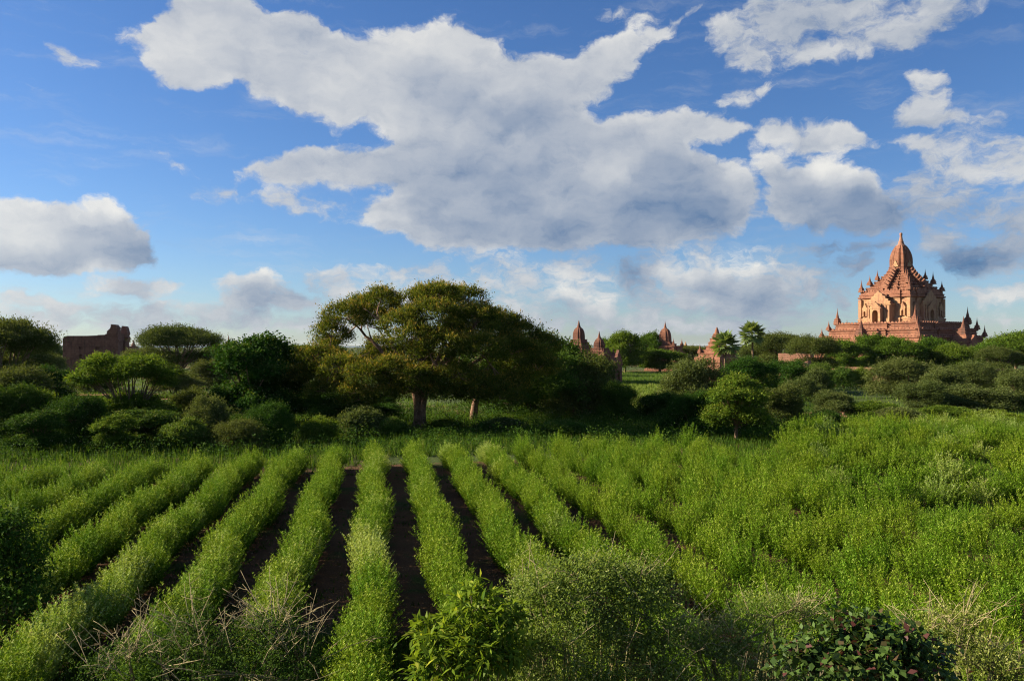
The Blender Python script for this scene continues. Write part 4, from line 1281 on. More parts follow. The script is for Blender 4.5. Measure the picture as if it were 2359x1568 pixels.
def great_temple():
    cx = at(2077, 0, 274)
    root = tag(obj('brick_temple', None, loc=(cx.x, 274, 0), rot=(0, 0, R(-59.6))), 'great red brick temple with stepped terraces and tall curved tower', 'temple')
    tiers = [(20.4, 0.0, 8.4), (18.6, 8.4, 11.1), (17.0, 11.1, 13.5), (15.45, 13.5, 15.6)]
    prng = random.Random(2)
    for hw, z0, z1 in tiers:
        a = Acc(); a.loft(redent(0.34, 0.035), tier_profile(hw, z0, z1))
        t = a.build('terrace', M['brick'], root)
        b = Acc(); parapet(b, hw * 0.975, z1, 0.5)
        b.build('parapet', M['brick'], t)
    # main block
    a = Acc()
    hw = 9.5
    a.loft(redent(0.62, 0.05), [(hw + 1.0, 15.6), (hw + 1.0, 16.1), (hw + 0.7, 16.2), (hw + 0.7, 16.7), (hw + 0.85, 16.8), (hw + 0.85, 17.2), (hw + 0.35, 17.5), (hw + 0.2, 17.8), (hw, 17.9),
                                (hw, 23.6), (hw + 0.15, 23.7), (hw + 0.15, 24.0)])
    a.build('body', M['plaster'], root)
    a = Acc()
    a.loft(redent(0.62, 0.05), [(hw + 0.2, 24.0), (hw + 0.75, 24.25), (hw + 0.8, 24.65), (hw + 0.35, 24.75), (hw + 0.35, 25.1), (hw + 0.5, 25.2), (hw + 0.5, 25.5), (hw + 0.1, 25.6), (hw + 0.1, 26.4), (hw - 0.1, 26.5)])
    c = a.build('cornice', M['brick'], root)
    b = Acc(); parapet(b, hw - 0.05, 26.5, 0.55, 1.0, 0.65); b.build('parapet', M['brick'], c)
    for i in range(4):
        fr = face_frame(i)
        for s in (-1, 1):
            a = Acc()
            u0 = s * 9.0
            a.prism([(u0 - 0.55, 17.6), (u0 + 0.55, 17.6), (u0 + 0.55, 23.9), (u0 - 0.55, 23.9)], 8.6, 9.72 if True else 0, fr)
            a.build('pilaster', M['plaster'], root)
            # niche window with its own little gable
            a = Acc()
            u0 = s * 7.0
            pts = [(u + u0, z) for u, z in door_wall_pts(0.85, 18.1, 20.4, 0.38, 19.4, 19.9)]
            a.prism(pts, 8.9, 9.95, fr)
            wn = a.build('window', M['plaster'], root)
            a = Acc()
            a.prism([(u + u0, z) for u, z in pediment_pts(1.0, 20.4, 22.6)], 8.9, 9.9, fr)
            a.build('gable', M['plaster'], wn)
        e = 12.2 if i in (0, 2) else 10.4          # the portals on the shaded faces hardly stand out
        # portal: a deep porch with a flame-edged gable and a smaller porch before it
        a = Acc()
        a.prism(door_wall_pts(4.1, 15.6, 21.6, 1.05, 18.9, 20.0), 9.3, e, fr)
        a.prism([(-4.4, 21.6), (4.4, 21.6), (4.4, 22.1), (-4.4, 22.1)], 9.3, e + 0.15, fr)
        for s in (-1, 1):
            for u0 in (2.5, 3.75):
                a.prism([(s * u0 - 0.3, 15.6), (s * u0 + 0.3, 15.6), (s * u0 + 0.3, 21.5), (s * u0 - 0.3, 21.5)], e, e + 0.25, fr)
            a.prism([(s * 3.2 - 1.0, 15.6), (s * 3.2 + 1.0, 15.6), (s * 3.2 + 1.0, 17.2), (s * 3.2 - 1.0, 17.2)], e, e + 0.5, fr)
        p = a.build('portal', M['plaster'], root)
        a = Acc(); a.prism([(-4.0, 22.1), (4.0, 22.1), (0, 25.6)], 9.0, e - 0.3, fr); a.build('roof', M['brick'], p)
        a = Acc(); a.prism(pediment_pts(4.2, 22.1, 26.6), e - 0.3, e + 0.3, fr); a.build('gable', M['plaster'], p)
        a = Acc()
        a.prism(door_wall_pts(1.9, 15.6, 20.4, 1.05, 18.9, 20.0), e + 0.05, e + (2.0 if i in (0, 2) else 0.7), fr)
        q = a.build('porch', M['plaster'], root)
        a = Acc(); a.prism(pediment_pts(2.1, 20.4, 22.9), e + (1.5 if i in (0, 2) else 0.5), e + (2.1 if i in (0, 2) else 0.8), fr); a.prism([(-1.8, 20.4), (1.8, 20.4), (0, 22.2)], e + 0.05, e + (1.5 if i in (0, 2) else 0.5), fr); a.build('gable', M['plaster'], q)
        # lower stair porch in the middle of the terraces
        a = Acc()
        a.prism(door_wall_pts(2.7, 0.0, 9.2, 1.0, 4.0, 5.2), 18.0, 24.2, fr)
        a.prism([(-3.0, 9.2), (3.0, 9.2), (3.0, 9.7), (-3.0, 9.7)], 18.0, 24.4, fr)
        q = a.build('stair_porch', M['brick'], root)
        a = Acc(); a.prism(pediment_pts(3.0, 7.0, 11.6), 24.2, 24.9, fr); a.build('gable', M['brick'], q)
        a = Acc()
        cxp, cyp, _ = fr(0, 21.4, 0)
        a.loft(SQ, [(2.5, 9.7), (2.5, 10.4), (2.2, 10.5), (2.2, 11.0), (1.9, 11.2), (1.9, 11.7)], center=(cxp, cyp)); a.build('roof', M['brick'], q)
        obj('stupa', STUPA_DARK, q, loc=(cxp, cyp, 11.6), scale=(5.6, 5.6, 6.0))
    # corner stupas
    for (d, z, h) in ((18.0, 11.1, 4.0), (16.4, 13.5, 4.2), (14.4, 15.6, 5.6), (8.9, 26.5, 4.4), (7.0, 28.9, 4.4), (5.3, 30.6, 3.6), (19.8, 8.4, 3.4)):
        for sx in (-1, 1):
            for sy in (-1, 1):
                obj('corner_stupa', STUPA, root, loc=(sx * d, sy * d, z), scale=(h * 0.68, h * 0.68, h * (1.0 if prng.random() < 0.8 else 0.8)))
    # upper terraces
    ups = [(8.7, 26.5, 27.7), (7.7, 27.7, 28.9), (6.7, 28.9, 29.8), (5.9, 29.8, 30.7), (5.0, 30.7, 31.6), (4.3, 31.6, 32.5), (3.6, 32.5, 33.6), (3.1, 33.6, 34.9)]
    for hw, z0, z1 in ups:
        a = Acc(); a.loft(redent(0.5, 0.07), tier_profile(hw - 0.25, z0, z1, 0.05, 0.16)); t = a.build('terrace', M['brick'], root)
        if hw > 4.5:
            b = Acc(); parapet(b, hw * 0.93 - 0.1, z1, 0.35, 0.8, 0.5, 0.2); b.build('parapet', M['brick'], t)
    for i in range(4):
        fr = face_frame(i)
        for (hw, z0, z1), w in zip(ups[:7:1], (1.7, 1.5, 1.4, 1.3, 1.2, 1.1, 1.0)):
            a = Acc()
            a.prism(door_wall_pts(w * 0.75, z0, z1 + 0.1, w * 0.25, z0 + 0.5, z0 + 0.9), hw - 0.4, hw + 0.75, fr)
            a.prism(pediment_pts(w, z1 + 0.1, z1 + 1.5), hw + 0.2, hw + 0.8, fr)
            a.build('stair_gable', M['brick'], root)
    # curved tower with ribs and stacked courses
    a = Acc()
    core = [(3.0, 34.9), (2.95, 35.4), (2.98, 36.5), (2.95, 37.6), (2.82, 38.6), (2.58, 39.6), (2.2, 40.6), (1.75, 41.5), (1.3, 42.2)]
    prof = []
    n = 26
    for k in range(n + 1):
        z = 34.9 + (42.2 - 34.9) * k / n
        w = np.interp(z, [c[1] for c in core], [c[0] for c in core])
        prof += [(w + 0.03, z), (w + 0.03, z + 0.16), (w - 0.05, z + 0.17)] if k < n else [(w, z)]
    a.loft(redent(0.44, 0.13), prof)
    tw = a.build('tower', M['brick'], root)
    for i in range(4):
        fr = face_frame(i)
        a = Acc()
        for s in (-1, 1):
            for k in range(12):
                z = 35.3 + k * 0.5
                w = float(np.interp(z, [c[1] for c in core], [c[0] for c in core]))
                a.prism([(s * 0.95 * w / 3 - 0.14, z), (s * 0.95 * w / 3 + 0.14, z), (s * 0.95 * w / 3 + 0.14, z + 0.36), (s * 0.95 * w / 3 - 0.14, z + 0.36)], w - 0.2, w + 0.12, fr)
        a.build('rib', M['brick'], tw)
        a = Acc(); a.prism(pediment_pts(1.0, 34.9, 37.2), 2.6, 3.25, fr); a.build('gable', M['plaster'], tw)
    a = Acc()
    a.loft(circle(16), [(1.45, 42.1), (1.5, 42.35), (1.15, 42.5), (1.12, 42.75), (0.95, 42.9), (0.82, 43.5), (0.85, 43.7), (0.66, 43.85), (0.66, 44.1), (0.56, 44.2), (0.58, 44.5), (0.48, 44.6), (0.5, 44.9),
                        (0.43, 45.0), (0.45, 45.3), (0.39, 45.4), (0.42, 45.8), (0.48, 46.0), (0.46, 46.4), (0.36, 46.6)])
    a.build('spire', M['pale_brick'], root)
    return root


great_temple()


def shrine(name, label, px, Y, rot, base, tower, spire, plan, mat, finials=(), bay=0.5, porch=None, group=None, cat='temple'):
    """a smaller brick shrine: square base courses, tower (plan 'round' or 'square'), ringed spire"""
    x = (px - CX) / FPX * Y
    root = tag(obj(name, None, loc=(x, Y, 0), rot=(0, 0, R(rot))), label, cat, group)
    for (hw, z0, z1) in base:
        a = Acc(); a.loft(redent(bay, 0.05), tier_profile(hw, z0, z1, 0.05, min(0.2, (z1 - z0) * 0.1))); a.build('terrace', M[mat], root)
    a = Acc()
    if plan == 'round':
        a.loft(circle(20), tower)
    else:
        pr = []
        z0, z1 = tower[0][1], tower[-1][1]
        n = 18
        for k in range(n + 1):
            z = z0 + (z1 - z0) * k / n
            w = float(np.interp(z, [t[1] for t in tower], [t[0] for t in tower]))
            pr += [(w + 0.02, z), (w + 0.02, z + (z1 - z0) / n * 0.6), (w - 0.03, z + (z1 - z0) / n * 0.65)] if k < n else [(w, z)]
        a.loft(redent(0.42, 0.16), pr)
    a.build('tower', M[mat], root)
    a = Acc()
    pr = []
    for i in range(len(spire) - 1):
        (w0, z0), (w1, z1) = spire[i], spire[i + 1]
        pr += [(w0, z0), (w0 * 0.82 + w1 * 0.18, z0 + (z1 - z0) * 0.3)]
    pr.append(spire[-1])
    a.loft(circle(12), pr)
    a.build('spire', M[mat], root)
    for (d, z, h) in finials:
        for sx in (-1, 1):
            for sy in (-1, 1):
                obj('corner_stupa', STUPA, root, loc=(sx * d, sy * d, z), scale=(h * 0.8, h * 0.8, h))
    for i in range(4):
        if porch:
            (w, d0, d1, z, zt) = porch
            fr = face_frame(i)
            a = Acc()
            a.prism(door_wall_pts(w, 0, z, w * 0.35, z * 0.55, z * 0.72), d0, d1, fr)
            a.prism(pediment_pts(w * 1.1, z, zt), d1 - 0.5, d1 + 0.1, fr)
            a.prism([(-w, z), (w, z), (0, z + (zt - z) * 0.75)], d0, d1 - 0.5, fr)
            a.build('porch', M[mat], root)
    return root


shrine('brick_shrine', 'tall dark ribbed brick spire just right of the big tree', 1334, 200, -38,
       [(3.3, 0, 5.4), (2.9, 5.4, 7.4), (2.35, 7.4, 8.3), (2.0, 8.3, 9.0), (1.6, 9.0, 9.7)],
       [(1.3, 9.7), (1.28, 10.6), (1.2, 11.4), (0.95, 12.1), (0.55, 12.6)], [(0.55, 12.6), (0.42, 12.9), (0.3, 13.3), (0.2, 13.8), (0.1, 14.2), (0.02, 14.5)], 'square', 'brick_dark', porch=(1.4, 3.2, 5.0, 4.4, 7.0))
shrine('brick_shrine', 'shorter brick spire with broken porch in front of the taller dark one', 1381, 170, -35,
       [(2.9, 0, 4.6), (2.5, 4.6, 6.2), (2.0, 6.2, 6.9), (1.55, 6.9, 7.6)],
       [(1.0, 7.6), (1.05, 8.2), (0.95, 8.8), (0.7, 9.3), (0.45, 9.6)], [(0.45, 9.6), (0.32, 9.9), (0.2, 10.3), (0.1, 10.8), (0.02, 11.2)], 'square', 'brick_dark', finials=((2.2, 6.2, 1.5),), porch=(1.5, 2.8, 4.6, 4.0, 7.2))
shrine('brick_shrine', 'domed pink brick temple with ringed spire among the trees', 1533, 262, -30,
       [(5.2, 0, 6.0), (4.6, 6.0, 8.0), (3.0, 8.0, 8.8), (2.4, 8.8, 9.4)],
       [(1.9, 9.4), (1.85, 10.2), (1.8, 11.2), (1.6, 12.3), (1.25, 13.1), (0.8, 13.6)], [(0.8, 13.6), (0.5, 13.9), (0.36, 14.4), (0.22, 15.0), (0.1, 15.6), (0.02, 16.2)], 'square', 'brick', finials=((4.2, 8.0, 2.6),))
shrine('brick_shrine', 'slender stepped pink brick spire half hidden by the lower palm', 1652, 185, -52,
       [(3.6, 0, 5.5), (3.1, 5.5, 6.4), (2.5, 6.4, 7.2), (1.9, 7.2, 8.0), (1.45, 8.0, 8.9), (1.15, 8.9, 9.8)],
       [(0.95, 9.8), (0.85, 10.4), (0.62, 10.9)], [(0.62, 10.9), (0.5, 11.2), (0.4, 11.6), (0.22, 12.1), (0.05, 12.4)], 'square', 'brick', finials=((2.7, 6.4, 2.2),))
shrine('far_stupa', 'tiny far spire rising behind the trees left of the dense leafy tree', 527, 520, 10,
       [(5, 0, 7), (3.6, 7, 8.6)], [(2.2, 8.6), (2.1, 9.4), (1.5, 10.3), (0.8, 11)], [(0.8, 11), (0.5, 12), (0.3, 13.5), (0.05, 15.2)], 'round', 'brick', cat='stupa')
shrine('far_stupa', 'tiny dark spire on the horizon right of the brick ruin', 308, 600, 10,
       [(5, 0, 6), (3, 6, 8)], [(1.5, 8), (1.5, 9), (0.9, 10)], [(0.9, 10), (0.5, 11), (0.4, 12), (0.1, 12.8)], 'round', 'brick_dark', cat='stupa')
shrine('far_stupa', 'tiny pale spire above the hazy trees right of the domed temple', 1580, 480, 10,
       [(4, 0, 6), (2.2, 6, 7.6)], [(1.2, 7.6), (1.0, 8.6), (0.6, 9.2)], [(0.6, 9.2), (0.4, 9.8), (0.05, 10.8)], 'round', 'plaster', cat='stupa')


# the ruined brick hall on the left
def ruined_hall():
    p = at(145, 0, 236)
    th = R(14)
    root = tag(obj('ruined_hall', None, loc=(p.x, 236, 0), rot=(0, 0, th)), 'dark roofless brick ruin with small windows and a broken portal', 'ruin')
    W_, D_, H_ = 14.4, 15.5, 11.2
    # side wall facing the viewer with its window openings: one lattice of cells, the openings left out
    xs = [0, 1.4, 2.3, 2.5, 4.35, 4.5, 5.45, 5.65, 7.0, 7.2, 8.75, 8.9, 9.95, 10.15, 11.4, 11.6, W_]
    holes = [(4.35, 5.45, 7.0, 7.9), (8.75, 9.95, 7.0, 7.9), (4.5, 5.2, 4.5, 5.7), (8.9, 9.6, 4.5, 5.7), (2.3, 2.5, 7.5, 7.7), (7.0, 7.2, 7.5, 7.7), (11.4, 11.6, 7.5, 7.7), (2.3, 2.5, 5.2, 5.4), (7.0, 7.2, 5.2, 5.4), (11.4, 11.6, 5.2, 5.4)]
    xs = sorted(set([0, W_] + [h[0] for h in holes] + [h[1] for h in holes]))
    zs = sorted(set([0, 9.0] + [h[2] for h in holes] + [h[3] for h in holes]))
    a = Acc()
    for i in range(len(xs) - 1):
        for j in range(len(zs) - 1):
            mx_, mz_ = (xs[i] + xs[i + 1]) / 2, (zs[j] + zs[j + 1]) / 2
            if any(h[0] < mx_ < h[1] and h[2] < mz_ < h[3] for h in holes):
                continue
            a.add([(xs[i], 0, zs[j]), (xs[i + 1], 0, zs[j]), (xs[i + 1], 0, zs[j + 1]), (xs[i], 0, zs[j + 1])], [(0, 1, 2, 3)])
    for h in holes:
        x0, x1, z0, z1 = h
        v = [(x0, 0, z0), (x1, 0, z0), (x1, 0, z1), (x0, 0, z1), (x0, 1.1, z0), (x1, 1.1, z0), (x1, 1.1, z1), (x0, 1.1, z1)]
        a.add(v, [(0, 1, 5, 4), (1, 2, 6, 5), (2, 3, 7, 6), (3, 0, 4, 7), (4, 5, 6, 7)])
    a.build('side_wall', M['ruin'], root)
    a = Acc()
    rng = random.Random(6)
    # crumbling top, course by course
    tops = [(0.0, 10.4), (0.5, 10.5), (0.7, 10.7), (1.2, 11.0), (6.5, 11.05), (9.3, 11.15), (9.4, 11.35), (11.4, 11.4), (11.5, 11.6), (12.6, 11.7), (W_, 11.7)]
    pts = [(0, 9.0), (W_, 9.0)] + [(x, z + rng.uniform(-0.05, 0.05)) for x, z in reversed(tops)]
    a.prism([(u, z) for u, z in pts], 0.0, -1.3, lambda u, d, z: (u, -d - 0.12, z))
    a.build('upper_wall', M['ruin'], root)
    a = Acc()
    a.box(0.02, 1.2, 1.2, D_, 0, 10.7); a.box(1.2, W_, D_ - 1.2, D_, 0, 10.9)
    a.build('rear_wall', M['ruin'], root)
    # portal end: two stumps of the broken gable with stepped, ragged courses
    a = Acc()
    side = lambda u, d, z: (d, u, z)
    front = lambda u, d, z: (u, d, z)
    # left stump: stepped outline seen from the viewer's side
    a.prism([(11.9, 11.3), (14.9, 11.3), (15.0, 12.4), (14.8, 13.0), (15.0, 13.5), (14.6, 13.9), (14.3, 14.4), (13.0, 14.5), (12.9, 13.6), (12.7, 13.2), (12.2, 12.7), (11.9, 12.4)], -0.3, 3.6, front)
    a.prism([(13.2, 0), (15.0, 0), (15.0, 9.2), (15.25, 9.4), (15.25, 9.9), (14.9, 10.1), (14.9, 11.3), (13.2, 11.3)], -0.2, 3.4, front)
    a.build('portal_stump', M['ruin'], root)
    a = Acc()
    a.prism([(13.0, 0), (14.9, 0), (14.9, 9.2), (15.2, 9.6), (15.3, 10.6), (14.9, 11.2), (15.2, 11.9), (15.0, 12.6), (14.8, 13.6), (14.5, 14.2), (13.5, 14.3), (13.2, 13.2), (13.0, 12.7)], 11.6, 15.5, front)
    a.build('portal_stump', M['ruin'], root)
    a = Acc()
    a.prism([(u + 7.5, z) for u, z in door_wall_pts(4.0, 0, 11.8, 1.3, 6.6, 8.4)], 13.4, 14.2, side)
    for u0 in (4.6, 10.6):
        a.prism([(u0 - 0.5, 0), (u0 + 0.5, 0), (u0 + 0.5, 9.8), (u0 - 0.5, 9.8)], 14.2, 14.9, side)
    a.build('doorway', M['ruin'], root)


ruined_hall()


# brick walls
def brick_wall(name, label, x0, y0, x1, y1, h, t, mat, seed, ragged=0.1, course=0.5):
    rng = random.Random(seed)
    L = math.hypot(x1 - x0, y1 - y0)
    root = tag(obj(name, None, loc=(x0, y0, 0), rot=(0, 0, math.atan2(y1 - y0, x1 - x0))), label, 'wall')
    n = max(3, int(L / 1.2))
    top = [(L * i / n + rng.uniform(-0.2, 0.2) * (0 < i < n), h + rng.uniform(-ragged, ragged)) for i in range(n + 1)]
    a = Acc(); a.prism([(0, 0), (L, 0)] + list(reversed(top)), 0, t, lambda u, d, z: (u, d, z)); a.build('masonry', M[mat], root)
    a = Acc()
    a.box(-0.05, L + 0.05, -0.12, t + 0.12, 0, h * 0.16); a.build('plinth', M[mat], root)
    return root


q0, q1 = at(1935, 0, 186), at(2055, 0, 180)
brick_wall('brick_wall', 'long low pink brick wall below the temple trees', q0.x, 186, q1.x, 180, 3.2, 0.7, 'pale_brick', 1, 0.08)
q0, q1 = at(2240, 0, 172), at(2420, 0, 170)
brick_wall('brick_wall', 'thin dark wall at the right edge below the tall dense tree', q0.x, 172, q1.x, 170, 3.1, 0.6, 'brick_dark', 2, 0.05)
q0, q1 = at(1793, 0, 176), at(1870, 0, 172)
brick_wall('wall_stump', 'pink brick wall stump with toothed top under the olive tree', q0.x, 176, q1.x, 172, 6.4, 1.0, 'pale_brick', 3, 0.25)
q0, q1 = at(1830, 0, 160), at(1862, 0, 158)
brick_wall('wall_stump', 'broken pink brick lump under the olive tree', q0.x, 160, q1.x, 158, 4.8, 1.4, 'pale_brick', 4, 0.6)
def brick_heap(px, Y, label, seed, n=26):
    rng = random.Random(seed)
    x = at(px, 0, Y).x
    root = tag(obj('brick_heap', None, loc=(x, Y, 0)), label, 'bricks')
    a = Acc(); a.box(-0.19, 0.19, -0.09, 0.09, -0.05, 0.05)
    me = a.mesh('brick', M['pale_brick'])
    for i in range(n):
        q = rng.uniform(0, 1); ang = rng.uniform(0, 6.28)
        obj('brick', me, root, loc=(q * 0.9 * math.cos(ang), q * 0.6 * math.sin(ang), 0.06 + (1 - q) * rng.uniform(0, 0.55)), rot=(rng.uniform(-0.5, 0.5), rng.uniform(-0.5, 0.5), rng.uniform(0, 3)))


brick_heap(1945, 88, 'small heap of old bricks beside the rounded bush', 5)


# ------------------------------------------------------------------ far country
def far_woodland():
    r = np.random.default_rng(50)
    C, L, W, T = [], [], [], []
    n = 2600
    Y = 300 * np.exp(r.uniform(0, 1, n) ** 1.1 * math.log(4200 / 300))
    px = r.uniform(-120, 2480, n)
    X = (px - CX) / FPX * Y
    ok = ~((np.abs(X - 133) < 32) & (np.abs(Y - 300) < 60))
    X, Y = X[ok], Y[ok]
    n = len(X)
    h = r.uniform(3.5, 7.6, n) * np.where(Y > 1500, 1.0, r.uniform(0.75, 1.0, n)); w = h * r.uniform(0.7, 1.3, n)
    per = 22
    u = unit(r.normal(0, 1, (n * per, 3)))
    cz = np.repeat(h * 0.55, per); rw = np.repeat(w * 0.62, per); rh = np.repeat(h * 0.45, per)
    P = np.stack([np.repeat(X, per) + u[:, 0] * rw, np.repeat(Y, per) + u[:, 1] * rw, cz + u[:, 2] * rh], 1)
    D = u + unit(r.normal(0, 1, (n * per, 3)))
    N = np.array([0, 0, 1.0]) + u * 0.6 + r.normal(0, 0.4, (n * per, 3))
    s = np.repeat(h * 0.26, per) * r.uniform(0.6, 1.3, n * per)
    V, F = leaf_quads(P, D, N, s, s * 0.6)
    t = np.clip(np.repeat(r.uniform(0.1, 0.8, n), per) + r.normal(0, 0.12, n * per), 0, 1)
    tag(obj('far_woodland', mesh_np('far_woodland', V, F, M['far'], t)), 'far scrub woodland that closes the plain up to the horizon', 'woodland', kind='stuff')


far_woodland()

# the wide river and the low hills behind it
m, nt, out = new_mat('river_water')
p = nt.nodes.new('ShaderNodeBsdfPrincipled')
p.inputs['Base Color'].default_value = (0.05, 0.09, 0.14, 1); p.inputs['Roughness'].default_value = 0.25
link(nt, p.outputs[0], out.inputs['Surface'])
M['water'] = m
sheet('water', [(-16000, 4600), (3000, 5200), (9000, 16000), (-24000, 16000)], 0.4, M['water'])
M['hill'] = rough_mat('hill', [(0.05, 0.07, 0.03), (0.09, 0.10, 0.05)], 0.002, 0.1, 0.01)
a = Acc()
n = 120
vs, fs = [], []
for i in range(n + 1):
    x = -22000 + 44000 * i / n
    h = 30 + 14 * math.sin(i * 0.21) + 10 * math.sin(i * 0.53 + 1) + 6 * math.sin(i * 1.3)
    if i > 45: h *= max(0.35, 1 - (i - 45) / 50)
    vs += [(x, 17500, 0.2), (x, 19000, h), (x, 21500, h * 0.8), (x, 23000, 0.2)]
    if i:
        b = (i - 1) * 4
        for k in range(3):
            fs.append((b + k, b + k + 4, b + k + 5, b + k + 1))
a.add(vs, fs)
tag(a.build('hills', M['hill'], smooth_shade=True), kind='structure')


# ------------------------------------------------------------------ foreground thickets
def thicket_mesh(seed, clumps, mat, subs, per, sub_r, L, W, **kw):
    return crown_mesh('foliage', seed, clumps, M[mat], subs, per, sub_r, L, W, **kw)


def thicket(name, label, px, Y, B, mat, seed, subs=40, per=40, sub_r=0.16, L=0.07, W=0.035, stems=26, twigs=40, twig_len=(0.3, 0.9), cat='bush', stem_mat='stem', twig_leaf=True, **kw):
    """bush built from leaf clumps placed by column, row, half width, half height and depth offset"""
    base = Vector(((px - CX) / FPX * Y, Y, 0))
    root = tag(obj(name, None, loc=base), label, cat)
    k = Y / FPX
    cl = []
    for (bx, by, w, h, dy) in B:
        p = at(bx, by, Y + dy)
        cl.append((p.x - base.x, dy, p.z, w * k, max(0.5, w * k * 0.75), h * k))
    fm, sp = thicket_mesh(seed, cl, mat, subs, per, sub_r, L, W, **kw)
    obj('foliage', fm, root)
    rng = random.Random(seed)
    a = Acc()
    for i in range(stems):
        cen, pos = rng.choice(sp)
        g = Vector((cen[0] * 0.55 + rng.uniform(-0.3, 0.3), cen[1] * 0.5 + rng.uniform(-0.2, 0.2), 0))
        pts = limb(a, g, Vector(cen), 0.035, 0.014, rng, 6, 0.1, 5)
        for q in list(pos)[:5]:
            limb(a, Vector(cen), Vector(q), 0.012, 0.004, rng, 4, 0.15, 4)
    a.build('stems', M[stem_mat], root, True)
    if twigs:
        a = Acc()
        for i in range(twigs):
            cen, pos = rng.choice(sp)
            q = Vector(pos[rng.randrange(len(pos))])
            if q.z < cen[2]: q.z = cen[2]
            d = (q - Vector(cen)).normalized() + Vector((rng.uniform(-0.5, 0.5), rng.uniform(-0.5, 0.5), rng.uniform(0.1, 0.9)))
            d.normalize()
            ll = rng.uniform(*twig_len)
            pts = limb(a, q - d * 0.2, q + d * ll, 0.009, 0.003, rng, 6, 0.25, 4)
            for z in range(rng.randint(2, 5)):
                st = pts[rng.randint(2, 5)]
                limb(a, st, st + Vector((rng.uniform(-1, 1), rng.uniform(-1, 1), rng.uniform(-0.3, 1))) * ll * 0.3, 0.005, 0.002, rng, 3, 0.2, 3)
        a.build('twigs', M['twig'], root, True)
    return root


# tangled green bush in the middle of the bottom edge
thicket('tangled_bush', 'large tangled pale green bush at the bottom centre with dark hollows', 1360, 15.2,
        [(1340, 1380, 130, 90, 0), (1250, 1420, 90, 80, -0.3), (1430, 1390, 120, 80, 0.3), (1500, 1420, 90, 70, 0), (1290, 1340, 70, 55, 0.4), (1300, 1500, 130, 80, -0.8), (1420, 1520, 110, 60, -0.6), (1530, 1500, 80, 70, -0.3),
         (1230, 1520, 80, 70, -0.9), (1380, 1330, 70, 50, 0.5), (1470, 1340, 60, 45, 0.6), (1220, 1370, 40, 40, 0.2), (1300, 1600, 140, 60, -1.0), (1480, 1600, 140, 60, -0.9), (1180, 1600, 80, 60, -1.0)],
        'tangle', 610, subs=58, per=46, sub_r=0.15, L=0.062, W=0.030, stems=40, twigs=70, tipw=0.2, up=0.3)
# sapling with hanging compound leaves
thicket('sapling', 'young sapling with large hanging yellow-green leaves at the bottom centre', 1075, 13.4,
        [(1090, 1405, 70, 40, 0), (1130, 1440, 55, 40, 0.2), (1015, 1470, 45, 35, 0), (1060, 1500, 70, 40, -0.2), (1110, 1530, 80, 50, -0.3), (1010, 1550, 50, 40, -0.4), (1165, 1500, 40, 40, 0.1)],
        'young', 620, subs=26, per=14, sub_r=0.15, L=0.19, W=0.055, stems=14, twigs=0, tipw=0.15, up=-0.75, flat=0.5)
# dry thorny bush left of it
thicket('thorny_bush', 'dark thorny bush with bare twigs at the bottom left of centre', 520, 14.6,
        [(480, 1500, 130, 55, 0), (600, 1490, 110, 60, 0.2), (380, 1530, 100, 50, -0.2), (690, 1520, 90, 50, 0), (560, 1550, 160, 50, -0.6), (450, 1445, 60, 30, 0.2), (640, 1440, 60, 34, 0.4), (300, 1510, 70, 34, 0), (240, 1540, 60, 34, 0)],
        'weed', 630, subs=44, per=30, sub_r=0.13, L=0.055, W=0.028, stems=34, twigs=130, twig_len=(0.35, 1.1), tipw=0.2, up=0.3, shell=0.3)
# pale bush right of the tangled one
thicket('pale_bush', 'pale dry-looking bush between the tangled bush and the reddish shrub', 1720, 15.5,
        [(1700, 1480, 110, 60, 0), (1780, 1420, 100, 50, 0.5), (1640, 1520, 90, 50, -0.3), (1850, 1430, 70, 40, 0.6), (1750, 1540, 120, 50, -0.6), (1600, 1480, 50, 50, 0), (1680, 1610, 140, 60, -0.9), (1840, 1600, 100, 60, -0.8)],
        'tangle', 640, subs=52, per=44, sub_r=0.15, L=0.055, W=0.022, stems=40, twigs=110, twig_len=(0.25, 0.7), tipw=0.4, up=0.4)
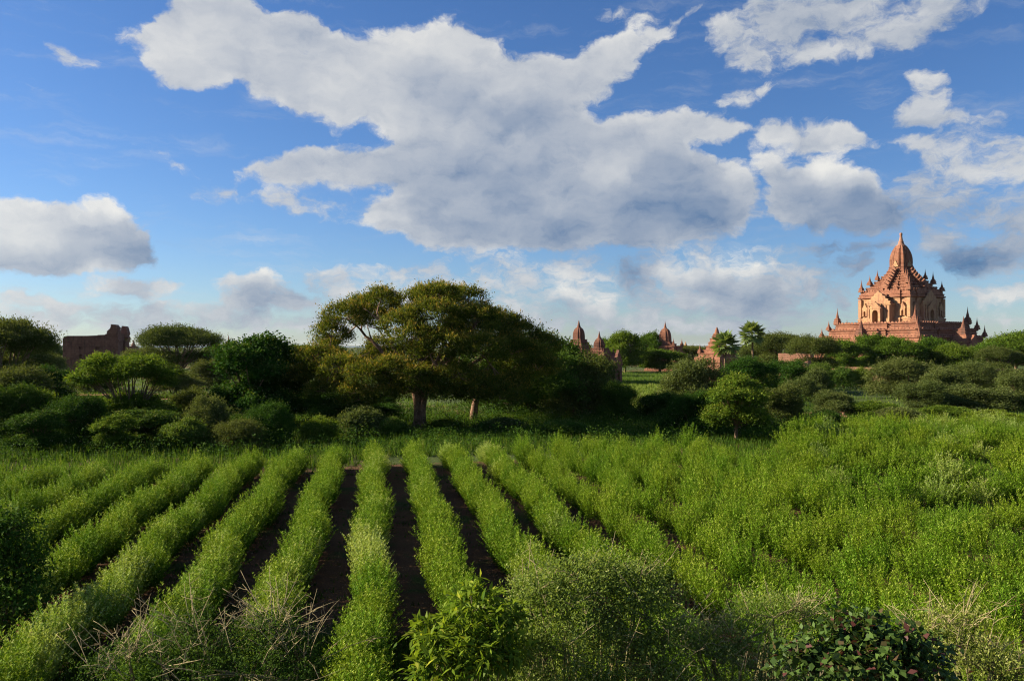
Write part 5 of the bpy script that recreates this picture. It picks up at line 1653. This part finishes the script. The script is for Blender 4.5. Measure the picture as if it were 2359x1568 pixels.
# dark broad-leaved shrub with reddish shoots
thicket('broadleaf_shrub', 'dark broad-leaved shrub with reddish shoots at the bottom right', 1990, 12.4,
        [(1990, 1470, 90, 40, 0), (2060, 1500, 90, 50, 0.1), (1930, 1510, 90, 50, -0.1), (2100, 1550, 70, 50, -0.2), (1860, 1540, 70, 45, -0.2), (2000, 1560, 120, 60, -0.5)],
        'red_leaf', 650, subs=40, per=11, sub_r=0.16, L=0.125, W=0.085, stems=24, twigs=0, tipw=0.25, up=-0.15)
# weedy pale bush in the bottom right corner
thicket('weedy_bush', 'weedy pale bush in the bottom right corner', 2250, 14.8,
        [(2200, 1510, 80, 50, 0), (2280, 1540, 90, 45, -0.3), (2140, 1470, 50, 50, 0.4), (2340, 1550, 60, 40, -0.2), (2210, 1440, 45, 40, 0.6)],
        'tangle', 660, subs=40, per=34, sub_r=0.14, L=0.06, W=0.022, stems=30, twigs=70, twig_len=(0.3, 0.9), tipw=0.3, up=0.6)
# dark hanging leaves at the left edge
thicket('dark_bush', 'dark bush with hanging leaves cut by the left edge beside the crop rows', 10, 22.0,
        [(20, 1230, 60, 50, 0), (0, 1290, 70, 50, 0.2), (50, 1310, 50, 60, 0), (30, 1370, 80, 50, -0.4), (-30, 1250, 70, 60, 0), (10, 1440, 80, 50, -0.3), (-40, 1360, 60, 60, 0)],
        'dense', 670, subs=46, per=26, sub_r=0.24, L=0.14, W=0.06, stems=20, twigs=0, tipw=0.1, up=-0.6)


# ------------------------------------------------------------------ the air over the plain
def air():
    a = Acc()
    a.box(-43000, 43000, -3500, 43000, -1.0, 62.0)
    m, nt, out = new_mat('haze')
    v = nt.nodes.new('ShaderNodeVolumePrincipled')
    v.inputs['Color'].default_value = (0.80, 0.88, 1.0, 1)
    v.inputs['Density'].default_value = HAZE
    v.inputs['Anisotropy'].default_value = 0.2
    link(nt, v.outputs[0], out.inputs['Volume'])
    tag(a.build('haze', m), 'thin bluish haze over the far plain', 'haze', kind='stuff')


HAZE = 1.6e-5
air()
# print('TRIS', sum(sum(len(p.vertices) - 2 for p in me.polygons) for me in bpy.data.meshes))
